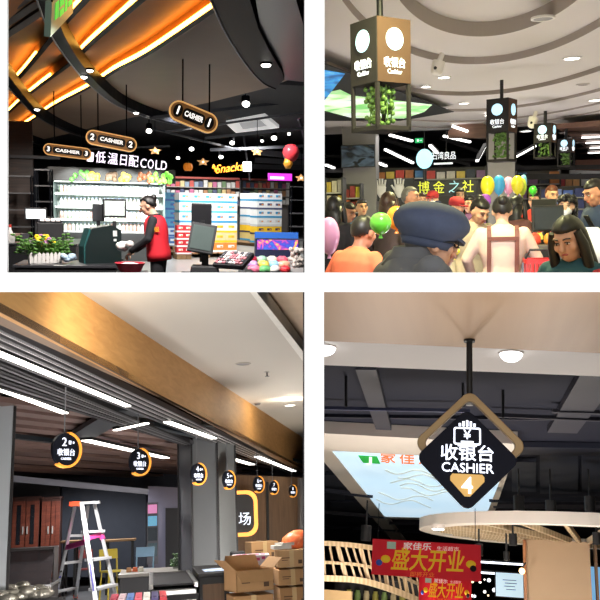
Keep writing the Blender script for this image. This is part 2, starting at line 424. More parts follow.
def person(R, lab, at, rz=0., h=None, top=None, bottom=None, hair='short', hcol='black', skin=0, lean=0., head=(0, 0, 0), arms=None, bust=0., female=True,
           mask=False, glasses=False, extra=None, sleeve=1., face=True, vox=.012, vest=None, open_coat=None, wide=1., hunch=(0, 0), deep=1., soft=2):
    """at: where the centre of the head stands. Face looks along -y before turning by rz. Returns the thing and its frames."""
    U = Matrix.Translation((0, 0, .95)) @ Matrix.Rotation(lean, 4, 'X') @ Matrix.Translation((0, 0, -.95))
    NK = V((0, .01, 1.44)); HC = V((0, -.02 + hunch[0], 1.57 + hunch[1]))
    Hd = U @ Matrix.Translation(NK) @ Euler((head[0], head[2], head[1])).to_matrix().to_4x4() @ Matrix.Translation(HC - NK)
    if h is None: h = (V(at).z + 1.55) / Hd.to_translation().z
    hc = Hd.to_translation() * h
    off = Matrix.Rotation(rz, 3, 'Z') @ hc
    base = V(at) - off
    t = thing(R, 'person', lab, 'person', base, rz)
    S = Matrix.Scale(h, 4); UU = S @ U; HH = S @ Hd
    sw = (.185 if female else .205) * wide
    if arms is None: arms = [((.24, .03, 1.13), (.24, -.08, .90)), ((.24, .03, 1.13), (.24, -.08, .90))]
    b = MB(); c = MB()
    zc = bust
    # torso
    full = [(.86, .165, .115), (.95, .172, .12), (1.08, .145 if female else .16, .105), (1.2, .165 * wide, .115), (1.32, sw - .01, .115), (1.39, sw - .035, .095), (1.43, .09, .07), (1.46, .058, .056)]
    rings = [r for r in full if r[0] >= zc - .03]
    b.loft([(z, x * .9, y * .88, 0, .01) for z, x, y in rings], UU, 20, 2.3); c.loft([(z, x * 1.09, y * 1.13 * deep, 0, .01) for z, x, y in rings[:-1]] + [(1.452, .068, .066, 0, .01)], UU, 22, 2.4)
    cap_tube(b, [UU @ NK - UU.to_3x3() @ V((0, 0, .03)), HH @ V((0, .018, -.06))], [.056 * h, .052 * h])
    head_mesh(b, HH)
    for i, (el, wr) in enumerate(arms):
        sd = -1 if i == 0 else 1
        if el is None:
            sh = UU @ V((sd * (sw - .025), .01, 1.365)); cap_tube(b, [sh, UU @ V((sd * (sw - .01), .01, max(zc + .06, 1.2)))], [.046 * h, .04 * h]); cap_tube(c, [sh, UU @ V((sd * (sw + .01), .01, max(zc + .06, 1.2)))], [.07 * h, .066 * h]); continue
        q = lambda p: UU @ V((p[0] * sd, p[1], p[2]))
        sh = UU @ V((sd * (sw - .025), .01, 1.365)); e, w_ = q(el), q(wr)
        cap_tube(b, [sh, e, w_], [.046 * h, .038 * h, .026 * h]); hand(b, w_, (w_ - e).normalized() + V((0, 0, -.15)), sd, .5, h)
        e2 = sh.lerp(e, 1.) ; w2 = e.lerp(w_, sleeve)
        cap_tube(c, [sh, sh.lerp(e, .5), e2, w2], [.064 * h, .058 * h, .052 * h, .043 * h])
    if zc <= .05:
        l = MB(); k = MB()
        for sd in (-1, 1):
            pts = [V((sd * .088, .01, .92)), V((sd * .095, -.005, .5)), V((sd * .1, .015, .09))]
            cap_tube(b, [S @ p for p in pts], [.075 * h, .05 * h, .035 * h]); cap_tube(l, [S @ p for p in pts], [.098 * h, .068 * h, .055 * h])
            k.sph((sd * .1 * h, -.05 * h, .045 * h), (.048 * h, .13 * h, .045 * h), 14, 8)
        l.loft([(.86, .165, .122), (.97, .17, .125)], S, 20)
        fused('trousers', l, bottom or mat('denim', (40, 46, 66), rough=.8), t, .016); part('shoes', k, mat('shoe_black', (18, 18, 20), rough=.4), t)
    fused('body', b, SKIN(skin), t, vox if vox < .012 else .0115, 1)
    fused('jacket', c, top, t, .014, soft)
    if face:
        e = MB(); ey = mat('eye_white', (226, 222, 216), rough=.25); di = mat('eye_dark', (22, 16, 14), rough=.2)
        for sd in (-1, 1):
            e.use(ey).sph((sd * .031, -.0855, .014), (.0135, .009, .0065), 12, 8, HH); e.use(di).sph((sd * .031, -.0925, .013), (.006, .004, .006), 10, 6, HH)
            e.use(di).tube([HH @ V((sd * x, y, z)) for x, y, z in ((.016, -.095, .022), (.031, -.097, .024), (.046, -.089, .019))], .0026 * h, 5)
        part('eyes', e, None, t)
        w = MB()
        for sd in (-1, 1): w.tube([HH @ V((sd * x, y, z)) for x, y, z in ((.014, -.1, .04), (.032, -.1, .046), (.052, -.086, .04))], .004 * h, 6)
        part('eyebrows', w, HAIR('black'), t)
        if not mask: part('lips', MB().sph((0, -.091, -.05), (.021, .008, .0075), 12, 6, HH), mat('lip_red', (168, 84, 78), rough=.4), t)
    if mask:
        m = MB(); m.sph((0, -.052, -.04), (.066, .062, .056), 18, 12, HH)
        for sd in (-1, 1): m.tube([HH @ V(p) for p in ((sd * .055, -.07, -.015), (sd * .08, .0, -.0))], .003 * h, 5)
        part('face_mask', m, mat('mask_white', (226, 226, 230), rough=.8), t)
    if glasses:
        g = MB()
        for sd in (-1, 1):
            g.tube([HH @ V((sd * .034 + .025 * math.cos(a), -.103, .012 + .02 * math.sin(a))) for a in [2 * PI * i / 16 for i in range(16)]], .0035 * h, 6, closed=True)
            g.tube([HH @ V(p) for p in ((sd * .058, -.1, .016), (sd * .084, -.05, .014), (sd * .088, .01, .01))], .0038 * h, 6)
        g.tube([HH @ V(p) for p in ((-.01, -.106, .014), (.01, -.106, .014))], .003 * h, 6)
        part('glasses', g, mat('black_paint', (12, 12, 14)), t)
    hm = MB()
    if hair == 'short': hair_shell(hm, HH, hair_fn(.5, -.42, -.9))
    elif hair == 'shortgrey': hair_shell(hm, HH, hair_fn(.55, -.42, -.95))
    elif hair in ('long', 'verylong'):
        hair_shell(hm, HH, hair_fn(.5, -.75, -1.1, 1.03))
        L = .3 if hair == 'long' else .42
        hm.loft([(-L, .075, .03, 0, .085), (-L * .6, .105, .05, 0, .075), (-.08, .098, .07, 0, .05), (.03, .092, .085, 0, .03)], HH, 18)
        for sd in (-1, 1): hm.tube([HH @ V(p) for p in ((sd * .07, -.03, .06), (sd * .089, -.028, -.02), (sd * .095, -.035, -.12), (sd * .09, -.05, -L * .85))], [.022 * h, .028 * h, .03 * h, .014 * h], 10)
    elif hair == 'bun':
        hair_shell(hm, HH, hair_fn(.52, -.3, -.85)); hm.sph((0, .105, .07), (.045, .045, .045), 14, 10, HH)
    elif hair == 'curly':
        hair_shell(hm, HH, hair_fn(.5, -.6, -1.0, 1.12)); r = random.Random(4)
        for i in range(60):
            a = r.random() * 2 * PI; z = r.uniform(-.16, .13)
            if -math.sin(a) > .45 and z < .07: continue
            hm.sph((math.cos(a) * .096, .015 + math.sin(a) * .11, z), .026, 8, 6, HH)
    elif hair == 'updo':
        hair_shell(hm, HH, hair_fn(.5, -.3, -.75, 1.04)); hm.sph((0, .06, .11), (.05, .05, .04), 14, 10, HH)
    if hm.v: part('hair', hm, HAIR(hcol), t)
    if extra: extra(t, UU, HH, h)
    return t

def cap_extra(col, kind='flat'):
    def fn(t, U, H, h):
        m = MB()
        if kind == 'flat':
            # full, soft flat cap: band, puffed crown that overhangs, short visor
            m.loft([(-.012, .084, .104, 0, .02), (.02, .098, .118, 0, .02), (.045, .132, .15, 0, .02), (.075, .15, .168, 0, .018), (.1, .148, .168, 0, .016), (.13, .13, .15, 0, .014), (.155, .1, .118, 0, .01), (.17, .062, .076, 0, .008), (.176, .02, .026, 0, .006)], H @ Matrix.Rotation(.1, 4, 'X'), 32)
            c = part('cap', m, col, t)
            v = MB(); pts = ell(.085, .075, 16, 180, 360); v.prism(pts, .012, H @ TR((0, -.075, .03), .4, 0, 0)); part('visor', v, col, c, .003)
            part('button', MB().sph((0, .006, .178), (.014, .014, .008), 10, 6, H @ Matrix.Rotation(.1, 4, 'X')), col, c)
            b = MB(); b.loft([(-.02, .088, .108, 0, .018), (.012, .1, .12, 0, .02)], H @ Matrix.Rotation(.1, 4, 'X'), 28); part('band', b, col, c)
        else:
            m.loft([(.02, .088, .11, 0, .01), (.07, .092, .112, 0, .012), (.11, .078, .095, 0, .014), (.135, .04, .05, 0, .014)], H, 24)
            c = part('cap', m, col, t); v = MB(); v.prism(ell(.078, .085, 16, 180, 360), .01, H @ TR((0, -.08, .03), .2, 0, 0)); part('visor', v, col, c, .003)
    return fn
# =====================================================================================================
# BUSY SUPERMARKET WITH A RINGED WHITE CEILING (upper right opening)
# =====================================================================================================
def balloon(R, lab, px, py, wpx, hpx, d, col, group=None, tilt=0):
    k = d / F; rx, rz_ = wpx * k / 2, hpx * k / 2
    c = R.at(px, py, d)
    t = thing(R, 'balloon', lab, 'balloon', c, ry=tilt)
    m = MB(); n = 14
    m.loft([(-rz_ * math.cos(PI * i / n), *(2 * [max(.004, rx * math.sin(PI * i / n) ** (.9) * (1 - .16 * math.cos(PI * i / n) * -1 * -1 if i < n / 2 else 1))])) for i in range(n + 1)], n=24)
    part('skin', m, mat('balloon_%s' % '_'.join(map(str, col)), col, rough=.25, coat=.3, vary=.03), t)
    kn = MB(); kn.cyl((0, 0, -rz_ - .012 * 2), (0, 0, -rz_ + .004), .016, .006, n=10); part('knot', kn, MATS['balloon_%s' % '_'.join(map(str, col))], t)
    return t

def hall2():
    R = R2
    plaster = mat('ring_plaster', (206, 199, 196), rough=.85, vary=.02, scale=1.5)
    black = mat('black_paint', (12, 12, 14)); dark = mat('ceiling_black', (28, 28, 32), rough=.9)
    lit = glow('sign_lit', (236, 242, 246), .95)
    # --- ringed ceiling: each ring hangs a little lower than the one before
    FAR = 22
    (x1, y1), (x2, y2), (x3, y3) = [(p.x, p.y / 3) for p in (R.onz(*q, 2.17) for q in ((430, 76), (520, 74), (600, 48)))]
    dd = 2 * (x1 * (y2 - y3) + x2 * (y3 - y1) + x3 * (y1 - y2))
    s1, s2, s3 = x1 * x1 + y1 * y1, x2 * x2 + y2 * y2, x3 * x3 + y3 * y3
    ux = (s1 * (y2 - y3) + s2 * (y3 - y1) + s3 * (y1 - y2)) / dd; uy = (s1 * (x3 - x2) + s2 * (x1 - x3) + s3 * (x2 - x1)) / dd
    def ring(i, pix, z):
        # concentric circular step edges (drawn out along the hall)
        p = R.onz(*pix, z); rr = math.hypot(p.x - ux, p.y / 3 - uy); c = []
        for j in range(65):
            a_ = PI * (1 - j / 64); p = V((ux + rr * math.cos(a_), 3 * (uy + rr * math.sin(a_)), z))
            lo_, hi_ = sect(R, max(p.y, 3.7))
            if p.y > 3.7 and lo_ + .02 < p.x < hi_ + .6 and (not c or p.x > c[-1].x): c.append(p)
        a, b = sect(R, FAR)
        lo_ = sect(R, c[0].y)[0]
        if c[0].x > lo_ + .1: c = [V((lo_, c[0].y, z))] + c
        hi_ = sect(R, c[-1].y)[1]
        if c[-1].x < hi_: c.append(V((hi_ + .1, c[-1].y - .05, z)))
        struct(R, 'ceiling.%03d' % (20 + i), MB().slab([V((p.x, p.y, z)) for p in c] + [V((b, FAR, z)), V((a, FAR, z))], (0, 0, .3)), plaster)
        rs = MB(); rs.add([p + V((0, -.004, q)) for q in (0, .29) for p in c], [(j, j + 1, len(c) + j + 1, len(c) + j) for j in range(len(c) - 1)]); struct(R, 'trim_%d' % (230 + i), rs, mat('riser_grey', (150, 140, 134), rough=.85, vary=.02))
    plate(R, 'ceiling', 3.6, FAR, 2.52, 2.52, .1, plaster)
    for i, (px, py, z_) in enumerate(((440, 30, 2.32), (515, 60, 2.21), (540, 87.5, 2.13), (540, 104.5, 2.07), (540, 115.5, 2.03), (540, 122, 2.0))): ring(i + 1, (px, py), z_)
    plate(R, 'ceiling', FAR, 46, 2.75, 2.75, .1, dark)
    struct(R, 'trim_120', MB().box((R.at(462, 130, FAR).x, FAR + .1, 2.4), (R.at(650, 130, FAR).x - R.at(326, 130, FAR).x, .1, .8)), dark)
    plate(R, 'floor', 7.9, 46, -1.55, -1.55, -.1, mat('pale_floor', (176, 172, 166), rough=.35, vary=.04))
    side_wall(R, 'wall_left', 320.5, mat('side_white', (190, 186, 182), rough=.8), 3.6, 46, -60, 281, -.02)
    side_wall(R, 'wall_right', 645, MATS['side_white'], 3.6, 46, -60, 281, .02)
    back(R, 44, -1.6, 2.8, mat('far_wall', (58, 56, 60), rough=.9))
    # --- ceiling fittings
    def zed(px, py):
        return R.onz(px, py, 1.985 if py > 122 else 2.0)
    def down(lab, px, py, z, r_, hot=True):
        p = R.onz(px, py, z)
        t = thing(R, 'downlight', lab, 'downlight', p)
        part('lens', MB().cyl((0, 0, -.012), (0, 0, .01), r_, n=24), glow('down_glow', (255, 253, 248), 5), t)
        part('rim', MB().ring(ell(r_ * 1.25, n=24), ell(r_ * .98, n=24), .02, z0=-.014), mat('rim_white', (220, 216, 210)), t)
    down('large bright downlight in the ring ceiling towards the hall side wall', 572, 58, 2.205, .115)
    down('bright downlight behind the round grey ceiling speaker, close to the ceiling camera', 444, 77, 2.205, .1)
    down('second bright downlight beside the ceiling camera, nearer the big box sign', 426, 86.5, 2.2, .085)
    down('lit downlight far along the ring ceiling beside the wooden canopy', 595, 100, 2.065, .12)
    down('lit downlight between the big box sign and the second box sign', 464, 103, 2.125, .1)
    down('small lit downlight under the ceiling screens', 346, 129, 1.995, .1)
    down('small lit downlight behind the second box sign rod', 489, 115, 2.025, .1)
    down('faint lit downlight between second and third box sign', 526, 131, 1.995, .14)
    p = R.onz(543, 18, 2.315)
    t = thing(R, 'ceiling_speaker', 'round grey ceiling speaker on the highest ceiling ring', 'speaker', p)
    part('grille', MB().cyl((0, 0, -.012), (0, 0, .01), .12, n=32), mat('grille_grey', (150, 148, 148), rough=.8), t); part('rim', MB().ring(ell(.15, n=32), ell(.12, n=32), .025, z0=-.016), mat('rim_white', (220, 216, 210)), t)
    p = R.onz(583, 84.5, 2.125)
    t = thing(R, 'ceiling_vent', 'small round ceiling vent below the largest downlight', 'vent', p)
    part('grille', MB().cyl((0, 0, -.01), (0, 0, .01), .09, n=24), mat('grille_dark', (120, 112, 108), rough=.8), t); part('rim', MB().ring(ell(.12, n=24), ell(.09, n=24), .02, z0=-.014), plaster, t)
    def cctv(lab, px, py, ytop, d, s):
        c = R.at(px, py, d); t = thing(R, 'security_camera', lab, 'camera', c, ry=.25, rz=.4)
        w = mat('camera_white', (222, 216, 208), rough=.4)
        part('housing', MB().cyl((0, 0, -.09 * s), (0, 0, .06 * s), .075 * s, .085 * s, n=20).sph((0, 0, -.09 * s), (.07 * s, .07 * s, .04 * s), 18, 8), w, t)
        part('bracket', MB().cyl((0, 0, .05 * s), (.02 * s, 0, .17 * s), .035 * s, n=12), w, t); part('lens', MB().sph((-.05 * s, -.06 * s, -.05 * s), .022 * s, 10, 8), black, t)
    cctv('white security camera on the ring ceiling just beyond the big box sign', 438, 66, 58, 12, 1.1)
    cctv('white security camera between the second and third box sign', 533, 121, 110, 17.5, 1.2)
    # --- dark ceiling recess with screens (set into the lower rings)
    z = 1.985; pz = lambda px, py: R.onz(px, py, z)
    t = thing(R, 'ceiling_screen', 'dark triangular ceiling recess with glowing landscape screens beside the big box sign', 'screen', (0, 0, 0))
    part('recess', MB().slab([pz(322, 63), pz(454, 112), pz(430, 116), pz(400, 121), pz(322, 121)], (0, 0, .012)), mat('recess_black', (16, 16, 18), rough=.8), t)
    zz = z - .01; q = lambda px, py: R.onz(px, py, zz)
    part('screen', MB().slab([q(322, 70), q(345, 74), q(322, 104)], (0, 0, .008)), mat_ramp('screen_blue', [(.35, (20, 70, 130)), (.6, (50, 140, 200)), (.8, (150, 205, 235))], 'noise', 2.5, .8, 4, emit=.9), t)
    land = mat_ramp('screen_land', [(.36, (120, 190, 110)), (.5, (196, 226, 180)), (.58, (232, 240, 232)), (.72, (150, 160, 170))], 'noise', 1.1, 1.2, 3, emit=.85)
    part('screen', MB().slab([q(331, 92), q(340, 90), q(352, 96), q(432, 105), q(424, 112), q(404, 118.5), q(352, 118), q(322, 110), q(322, 104)], (0, 0, .008)), land, t)
    # --- hanging box signs
    faceb = mat('sign_graphite', (46, 44, 44), rough=.8, spec=.05); faceo = mat('sign_umber', (78, 60, 50), rough=.8, spec=.05); leaf = mat('leaf_green2', (84, 118, 52), rough=.6, vary=.3); pale = glow('logo_pale', (188, 228, 246), .85)
    def boxsign(lab, px, y0, y1, y2, w, d, yaw, yrod, full=True):
        k = d / F; zt, zm, zb = (R.at(px, y, d).z for y in (y0, y1, y2)); c = R.at(px, (y0 + y2) / 2, d)
        t = thing(R, 'box_sign', lab, 'sign', (c.x, d, zb), rz=yaw)
        H, hm = zt - zb, zm - zb
        part('sign_box', MB().use(faceb).box((0, 0, (H + hm) / 2), (w, w, H - hm)), faceb, t, .006)
        fo = part('side_face', MB().box((w / 2 + .003, 0, (H + hm) / 2), (.006, w * .97, (H - hm) * .985)), faceo, t)
        hh = H - hm; cz = (H + hm) / 2
        for M in (TR((0, -w / 2 - .004, cz)) @ FACE, TR((w / 2 + .008, 0, cz), 0, 0, PI / 2) @ FACE):
            m = MB(); m.prism(ell(w * .25, n=28), .006, M @ TR((0, hh * .17, 0))); part('round_logo', m, pale, t)
            l = MB(); l.text('收银台', w * .245, M @ TR((0, -hh * .2, 0)), .004, width=w * .62); l.text('Cashier', w * .15, M @ TR((0, -hh * .33, 0)), .004, width=w * .42); part('lettering', l, lit, t)
        for sx in (-1, 1):
            for sy in (-1, 1): part('post', MB().box((sx * (w / 2 - .015), sy * (w / 2 - .015), hm / 2), (.03, .03, hm)), faceb, t)
        part('tray', MB().box((0, 0, .02), (w, w, .04)), faceb, t, .004)
        v = MB(); r = random.Random(int(px))
        for i in range(90 if full else 40):
            a, rr = r.random() * 2 * PI, w * .36 * math.sqrt(r.random()); zz_ = hm - .01 - r.random() ** 1.4 * hm * .85
            v.sph((math.cos(a) * rr, math.sin(a) * rr, zz_), (.028, .02, .022), 6, 4)
        for i in range(6): v.cyl((w * .2 * math.cos(i), w * .2 * math.sin(i), hm), (w * .25 * math.cos(i), w * .25 * math.sin(i), hm * .25), .006, n=5)
        part('hanging_plant', v, leaf, t)
        zr = R.at(px, yrod, d).z - zb
        part('rod', MB().cyl((0, 0, H), (0, 0, zr), .028 if full else .035, n=12), black, t)
    boxsign('biggest hanging box sign with round logo, brown side face and plants', 380.5, 22, 86, 132, .375, 7.2, -.8, -10)
    boxsign('second hanging box sign with plants, halfway between big sign and balloons', 501.5, 99.5, 133, 162, .37, 13.5, -.42, 80)
    boxsign('third hanging box sign with plants above the balloon bunch end', 545, 124, 143, 159, .36, 17.5, -.4, 111, False)
    boxsign('smallest hanging box sign with plants beside the wooden canopy', 566, 139, 153, 167, .32, 20, -.4, 128, False)
    # --- wooden canopies
    wd = mat_ramp('canopy_wood', [(.3, (88, 60, 50)), (.7, (112, 78, 64))], 'noise', 3, .6, 4, stretch=(.6, 6, 6)); tube_e = glow('tube_glow2', (255, 252, 246), 4)
    t = thing(R, 'slat_canopy', 'brown wooden slat canopy with white light strips beside the smallest box sign', 'canopy', (0, 0, 0))
    zc = 1.72; q = lambda px, py, h=0: R.onz(px, py, zc - h)
    part('board', MB().slab([q(557, 129), q(660, 121), q(660, 176), q(600, 160), q(572, 137)], (0, 0, .12)), wd, t)
    for i in range(6):
        y = 133 + i * 5; part('slat', MB().bar(q(562 + i * 6, y, .03), q(650, y - 1 + i * .8, .03), .3 + .06 * i, .03), mat('slat_umber', (66, 44, 38), rough=.6), t)
    for i, (x0, y) in enumerate(((582, 137.5), (586, 143), (590, 148), (588, 153))): part('light_strip', MB().bar(q(x0, y, .05), q(650, y - 2.5, .05), .2, .03), tube_e, t)
    t = thing(R, 'slat_canopy', 'small brown slat canopy seen far behind the second box sign', 'canopy', (0, 0, 0))
    part('board', MB().slab([R.at(448, 131, 21), R.at(462, 122, 21), R.at(478, 121, 21), R.at(490, 127, 21), R.at(490, 138, 21), R.at(448, 137, 21)], (0, .4, 0)), wd, t)
    part('light_strip', MB().bar(R.at(452, 126, 20.9), R.at(468, 131.5, 20.9), .06, .06), tube_e, t)
    # side wall strips below the canopy
    struct(R, 'wall_side', MB().slab([R.at(576, 160, 26), R.at(660, 158, 26), R.at(660, 172, 26), R.at(576, 170, 26)], (0, .2, 0)), mat('rust_band', (108, 70, 60), rough=.7))
    struct(R, 'wall_side', MB().slab([R.at(570, 170, 27), R.at(660, 170, 27), R.at(660, 215, 27), R.at(570, 215, 27)], (0, .2, 0)), mat('white_band', (196, 198, 200), rough=.7))
    # --- light tubes of the dark ceiling
    for lab, a, b, d in (('white light tube right of the dark hanging television', (385, 149.5), (413, 163), 24), ('short white light tube above the glowing round shop sign', (430, 145.5), (437, 153), 24), ('short white light tube next to the television edge', (376, 162), (386, 166), 24),
                         ('steep white light tube before the second box sign', (477, 161), (485.5, 145), 24), ('white light tube between second and third box sign', (515, 157), (535, 146), 24), ('white light tube under the ceiling screens by the plants', (346, 135.5), (368, 142), 22.5),
                         ('white light tube at the frame end of the ceiling screens', (390, 135), (412, 141), 22.5), ('white light tube low beside the hall side wall', (326, 165), (334, 168), 24), ('white light tube on the far dark ceiling over the green exit sign', (444, 136), (470, 142), 23)):
        pa, pb = R.at(*a, d), R.at(*b, d + 1); c = (pa + pb) / 2
        t = thing(R, 'light_tube', lab, 'light tube', c)
        part('diffuser', MB().bar(pa - c, pb - c, .075, .05), tube_e, t); part('housing', MB().bar(pa - c + V((0, .04, .04)), pb - c + V((0, .04, .04)), .11, .04), dark, t)
    # ceiling beams / pipes over the aisles
    for i, (a, b, d, wz) in enumerate((((322, 171), (660, 166), 25, .12), ((360, 178), (660, 176), 22.8, .14), ((385, 140), (470, 165), 26, .1), ((440, 138), (520, 166), 27, .1), ((322, 156), (480, 160), 28, .08), ((500, 150), (575, 158), 28, .1))):
        struct(R, 'trim_%d' % (121 + i), MB().bar(R.at(*a, d), R.at(*b, d), .2, wz), mat('beam_soot', (44, 42, 44), rough=.8))
    # --- columns
    colm = mat('column_grey', (128, 124, 122), rough=.6, vary=.08)
    for i, (x0, x1, d) in enumerate(((343, 376, 20), (488, 515, 20.5))):
        a, b = R.at(x0, 180, d), R.at(x1, 180, d)
        struct(R, 'trim_%d' % (130 + i), MB().box(((a.x + b.x) / 2, d + .4, .5), (b.x - a.x, .8, 4.2)), colm)
    a, b = R.at(341, 168, 19.6), R.at(375, 144, 19.6)
    t = thing(R, 'television', 'dark hanging television on the grey column below the ceiling screens', 'screen', ((a.x + b.x) / 2, 19.6, (a.z + b.z) / 2))
    w, h = b.x - a.x, b.z - a.z
    part('casing', MB().box((0, .04, 0), (w, .08, h)), black, t, .01)
    part('display', MB().box((0, -.005, 0), (w * .95, .01, h * .92)), mat_ramp('tv_dark', [(.4, (18, 20, 26)), (.58, (70, 84, 100)), (.63, (18, 20, 26))], 'noise', 1.2, 1.5, 2, emit=.25, rough=.1, stretch=(1, 1, 2.5)), t)
    # --- shop signs
    c = R.at(438, 158.5, 21)
    t = thing(R, 'shop_sign', 'glowing round logo with white characters hung over the yellow character board', 'sign', c); k = 21 / F
    part('round_logo', MB().prism(ell(8 * k, 9.5 * k, 28), .05, TR((-13 * k, 0, 0)) @ FACE), glow('logo_cyan', (176, 232, 246), 1.2), t)
    part('lettering', MB().text('石湾良品', 8 * k, TR((5.5 * k, 0, 2 * k)) @ FACE, .02, width=23 * k).box((5 * k, 0, -5 * k), (18 * k, .02, 1.6 * k)), lit, t)
    for sx in (-13, 8): part('cord', MB().cyl((sx * k, 0, 5 * k), (sx * k, 0, 26 * k), .012, n=6), black, t)
    t = thing(R, 'exit_sign', 'small green exit sign far over the shelves', 'sign', R.at(419, 140.5, 23.5)); part('panel', MB().box((0, 0, 0), (.22, .05, .13)), glow('exit_green', (30, 170, 90), 1.0), t); part('pictogram', MB().box((-.03, -.03, 0), (.05, .01, .07)).box((.05, -.03, 0), (.06, .01, .02)), lit, t)
    a, b = R.at(374, 201, 20), R.at(475, 181, 20); c = (a + b) / 2; k = 20 / F
    t = thing(R, 'character_board', 'black signboard with bold yellow characters behind the crowd', 'signboard', R.at(445, 188, 20))
    part('board', MB().box((0, .05, 0), (62 * k, .08, 15 * k)), black, t)
    ym = mat('char_yellow', (216, 220, 66), emit=.45)
    for ch, x in (('博', -20.5), ('金', -6), ('之', 9), ('社', 22)): part('lettering', MB().text(ch, 13 * k, TR((x * k, 0, 0)) @ FACE, .02, width=11 * k), ym if x < 0 or x > 12 else mat('char_blue', (150, 200, 216), emit=.3), t)
    # dark poster wall with a ladder motif and pale hands
    t = thing(R, 'poster_wall', 'dark poster wall with white gloved hand shapes behind the grey-haired man', 'poster', R.at(387, 190, 20.2))
    part('board', MB().box((0, .05, 0), (54 * k, .08, 22 * k)), mat('poster_black', (36, 38, 44), rough=.6), t)
    pw = mat('poster_white', (214, 210, 206))
    m = MB()
    for x, y in ((-6, 0), (12, 0)):
        m.loft([(0, .03, .02), (.12, .11, .03), (.26, .13, .03), (.34, .1, .03)], TR((x * k, 0, -8 * k)), 12)
        for i in range(4): m.tube([(x * k + .06 * (i - 1.5), 0, -8 * k + .3), (x * k + .075 * (i - 1.5), 0, -8 * k + .5 - .03 * abs(i - 1.5))], .026, 6)
        m.tube([(x * k - .1, 0, -8 * k + .18), (x * k - .19, 0, -8 * k + .32)], .026, 6)
    part('hand_motif', m, pw, t)
    m = MB()
    for s in (-1, 1): m.bar((-18 * k + s * 2.4 * k, 0, 9 * k), (-14 * k + s * 2.4 * k, 0, -10 * k), .04, .02)
    for i in range(6): m.bar(((-17.4 + i * .7 - 2.4) * k, 0, (7 - 3 * i) * k), ((-17.4 + i * .7 + 2.4) * k, 0, (7 - 3 * i) * k), .04, .02)
    part('ladder_motif', m, pw, t)
    # --- goods shelves along the back
    r = random.Random(21)
    cols = [(206, 70, 60), (228, 196, 90), (92, 140, 180), (222, 214, 200), (96, 150, 96), (190, 120, 70), (150, 110, 150), (60, 66, 80)]
    def shelf(lab, x0, x1, y0, d, rows, names, palette, hrow=.34, n=None):
        a, b = R.at(x0, y0, d), R.at(x1, y0, d); w = b.x - a.x; top = a.z + 1.55
        t = thing(R, 'goods_shelf', lab, 'shelf', ((a.x + b.x) / 2, d, -1.55))
        part('back_panel', MB().box((0, .32, top / 2), (w, .03, top)), mat('shelf_back', (70, 66, 64)), t)
        for s in (-1, 1): part('upright', MB().box((s * w / 2, .1, top / 2), (.04, .5, top)), mat('shelf_post', (52, 50, 52)), t)
        for i in range(rows):
            zz = top - hrow * (i + 1)
            part('board', MB().box((0, .1, zz), (w, .45, .03)), mat('shelf_board', (168, 162, 154)), t)
            m_ = n or max(3, int(w / .26))
            for j in range(m_):
                cc = palette[r.randrange(len(palette))]; hh = hrow * r.uniform(.55, .85); ww = w / m_ * .84
                g = MB().box((0, 0, hh / 2), (ww, .2, hh)); g.box((0, -.102, hh * .6), (ww * .7, .004, hh * .3))
                solo(R, names, g, mat('goods_%d_%d_%d' % cc, cc, vary=.35, scale=9), 'packet of goods on the ' + lab, 'packet', ((a.x + b.x) / 2 - w / 2 + w * (j + .5) / m_, d + .05, -1.55 + zz + .016), group='packets on the ' + lab)
    shelf('yellow-stocked shelf at the hall side wall', 326, 343, 178, 18, 3, 'goods_packet', [(222, 196, 60), (206, 176, 70), (110, 90, 80), (200, 190, 170)])
    shelf('brightly stocked shelf beside the grey column', 344, 361, 184, 19, 2, 'goods_packet', [(206, 110, 60), (222, 196, 60), (150, 60, 54)])
    shelf('high shelf over the poster wall', 376, 424, 168, 22.2, 1, 'goods_packet', cols, .32)
    shelf('high shelf over the yellow character board', 426, 486, 168, 22.4, 1, 'goods_packet', cols, .32)
    shelf('high shelf between column and third box sign', 517, 560, 171, 24, 2, 'goods_packet', cols, .4)
    shelf('blue-stocked shelf behind the cashier in red', 540, 585, 187, 22, 3, 'goods_packet', [(70, 100, 170), (50, 60, 110), (120, 140, 190), (180, 180, 190)], .3)
    shelf('pink and orange display beside the white wall band', 558, 580, 174, 26.5, 2, 'goods_packet', [(226, 130, 96), (230, 170, 120), (210, 90, 90)], .4)
    # --- balloons
    BL = [('yellow balloon at the column end of the balloon bunch', 487.5, 186, 13.5, 19, 10, (232, 220, 40)), ('blue balloon in the bunch beside the yellow balloon', 499, 185, 12, 19, 10.2, (58, 150, 214)), ('pink balloon in the middle of the balloon bunch', 508.5, 185.5, 11, 17, 10.4, (240, 160, 200)),
          ('yellow balloon beside the pink balloon of the bunch', 517.5, 185, 12, 18, 10.3, (228, 216, 50)), ('green-yellow balloon half hidden at the end of the bunch', 522, 187, 9, 17, 10.7, (190, 214, 60)), ('pale blue balloon peeking out at the end of the bunch', 523.5, 182, 7, 14, 11, (110, 180, 214)),
          ('small green balloon over the cashier counters', 533, 190.5, 8, 9, 12, (70, 200, 60)), ('purple balloon between the beige-coated woman and the bunch', 485, 201, 12, 14, 9, (160, 84, 190)),
          ('big green balloon in front of the coral coat', 380.5, 223.5, 22, 22, 5.4, (104, 214, 66)), ('big orange balloon beside the big green balloon', 396.5, 218, 20, 24, 5.8, (246, 150, 44)), ('large pale pink balloon at the hall side wall', 329, 236, 22, 38, 5.2, (238, 170, 214)),
          ('small yellow balloon in the hand behind the capped man', 454, 252, 12, 8, 5.6, (232, 214, 40))]
    for b in BL: balloon(R, *b)
    # --- crowd
    M_ = lambda n, c, **k: mat('cloth_' + n, c, rough=.85, vary=.1, scale=20, **k)
    P = lambda px, py, d: R.at(px, py, d)
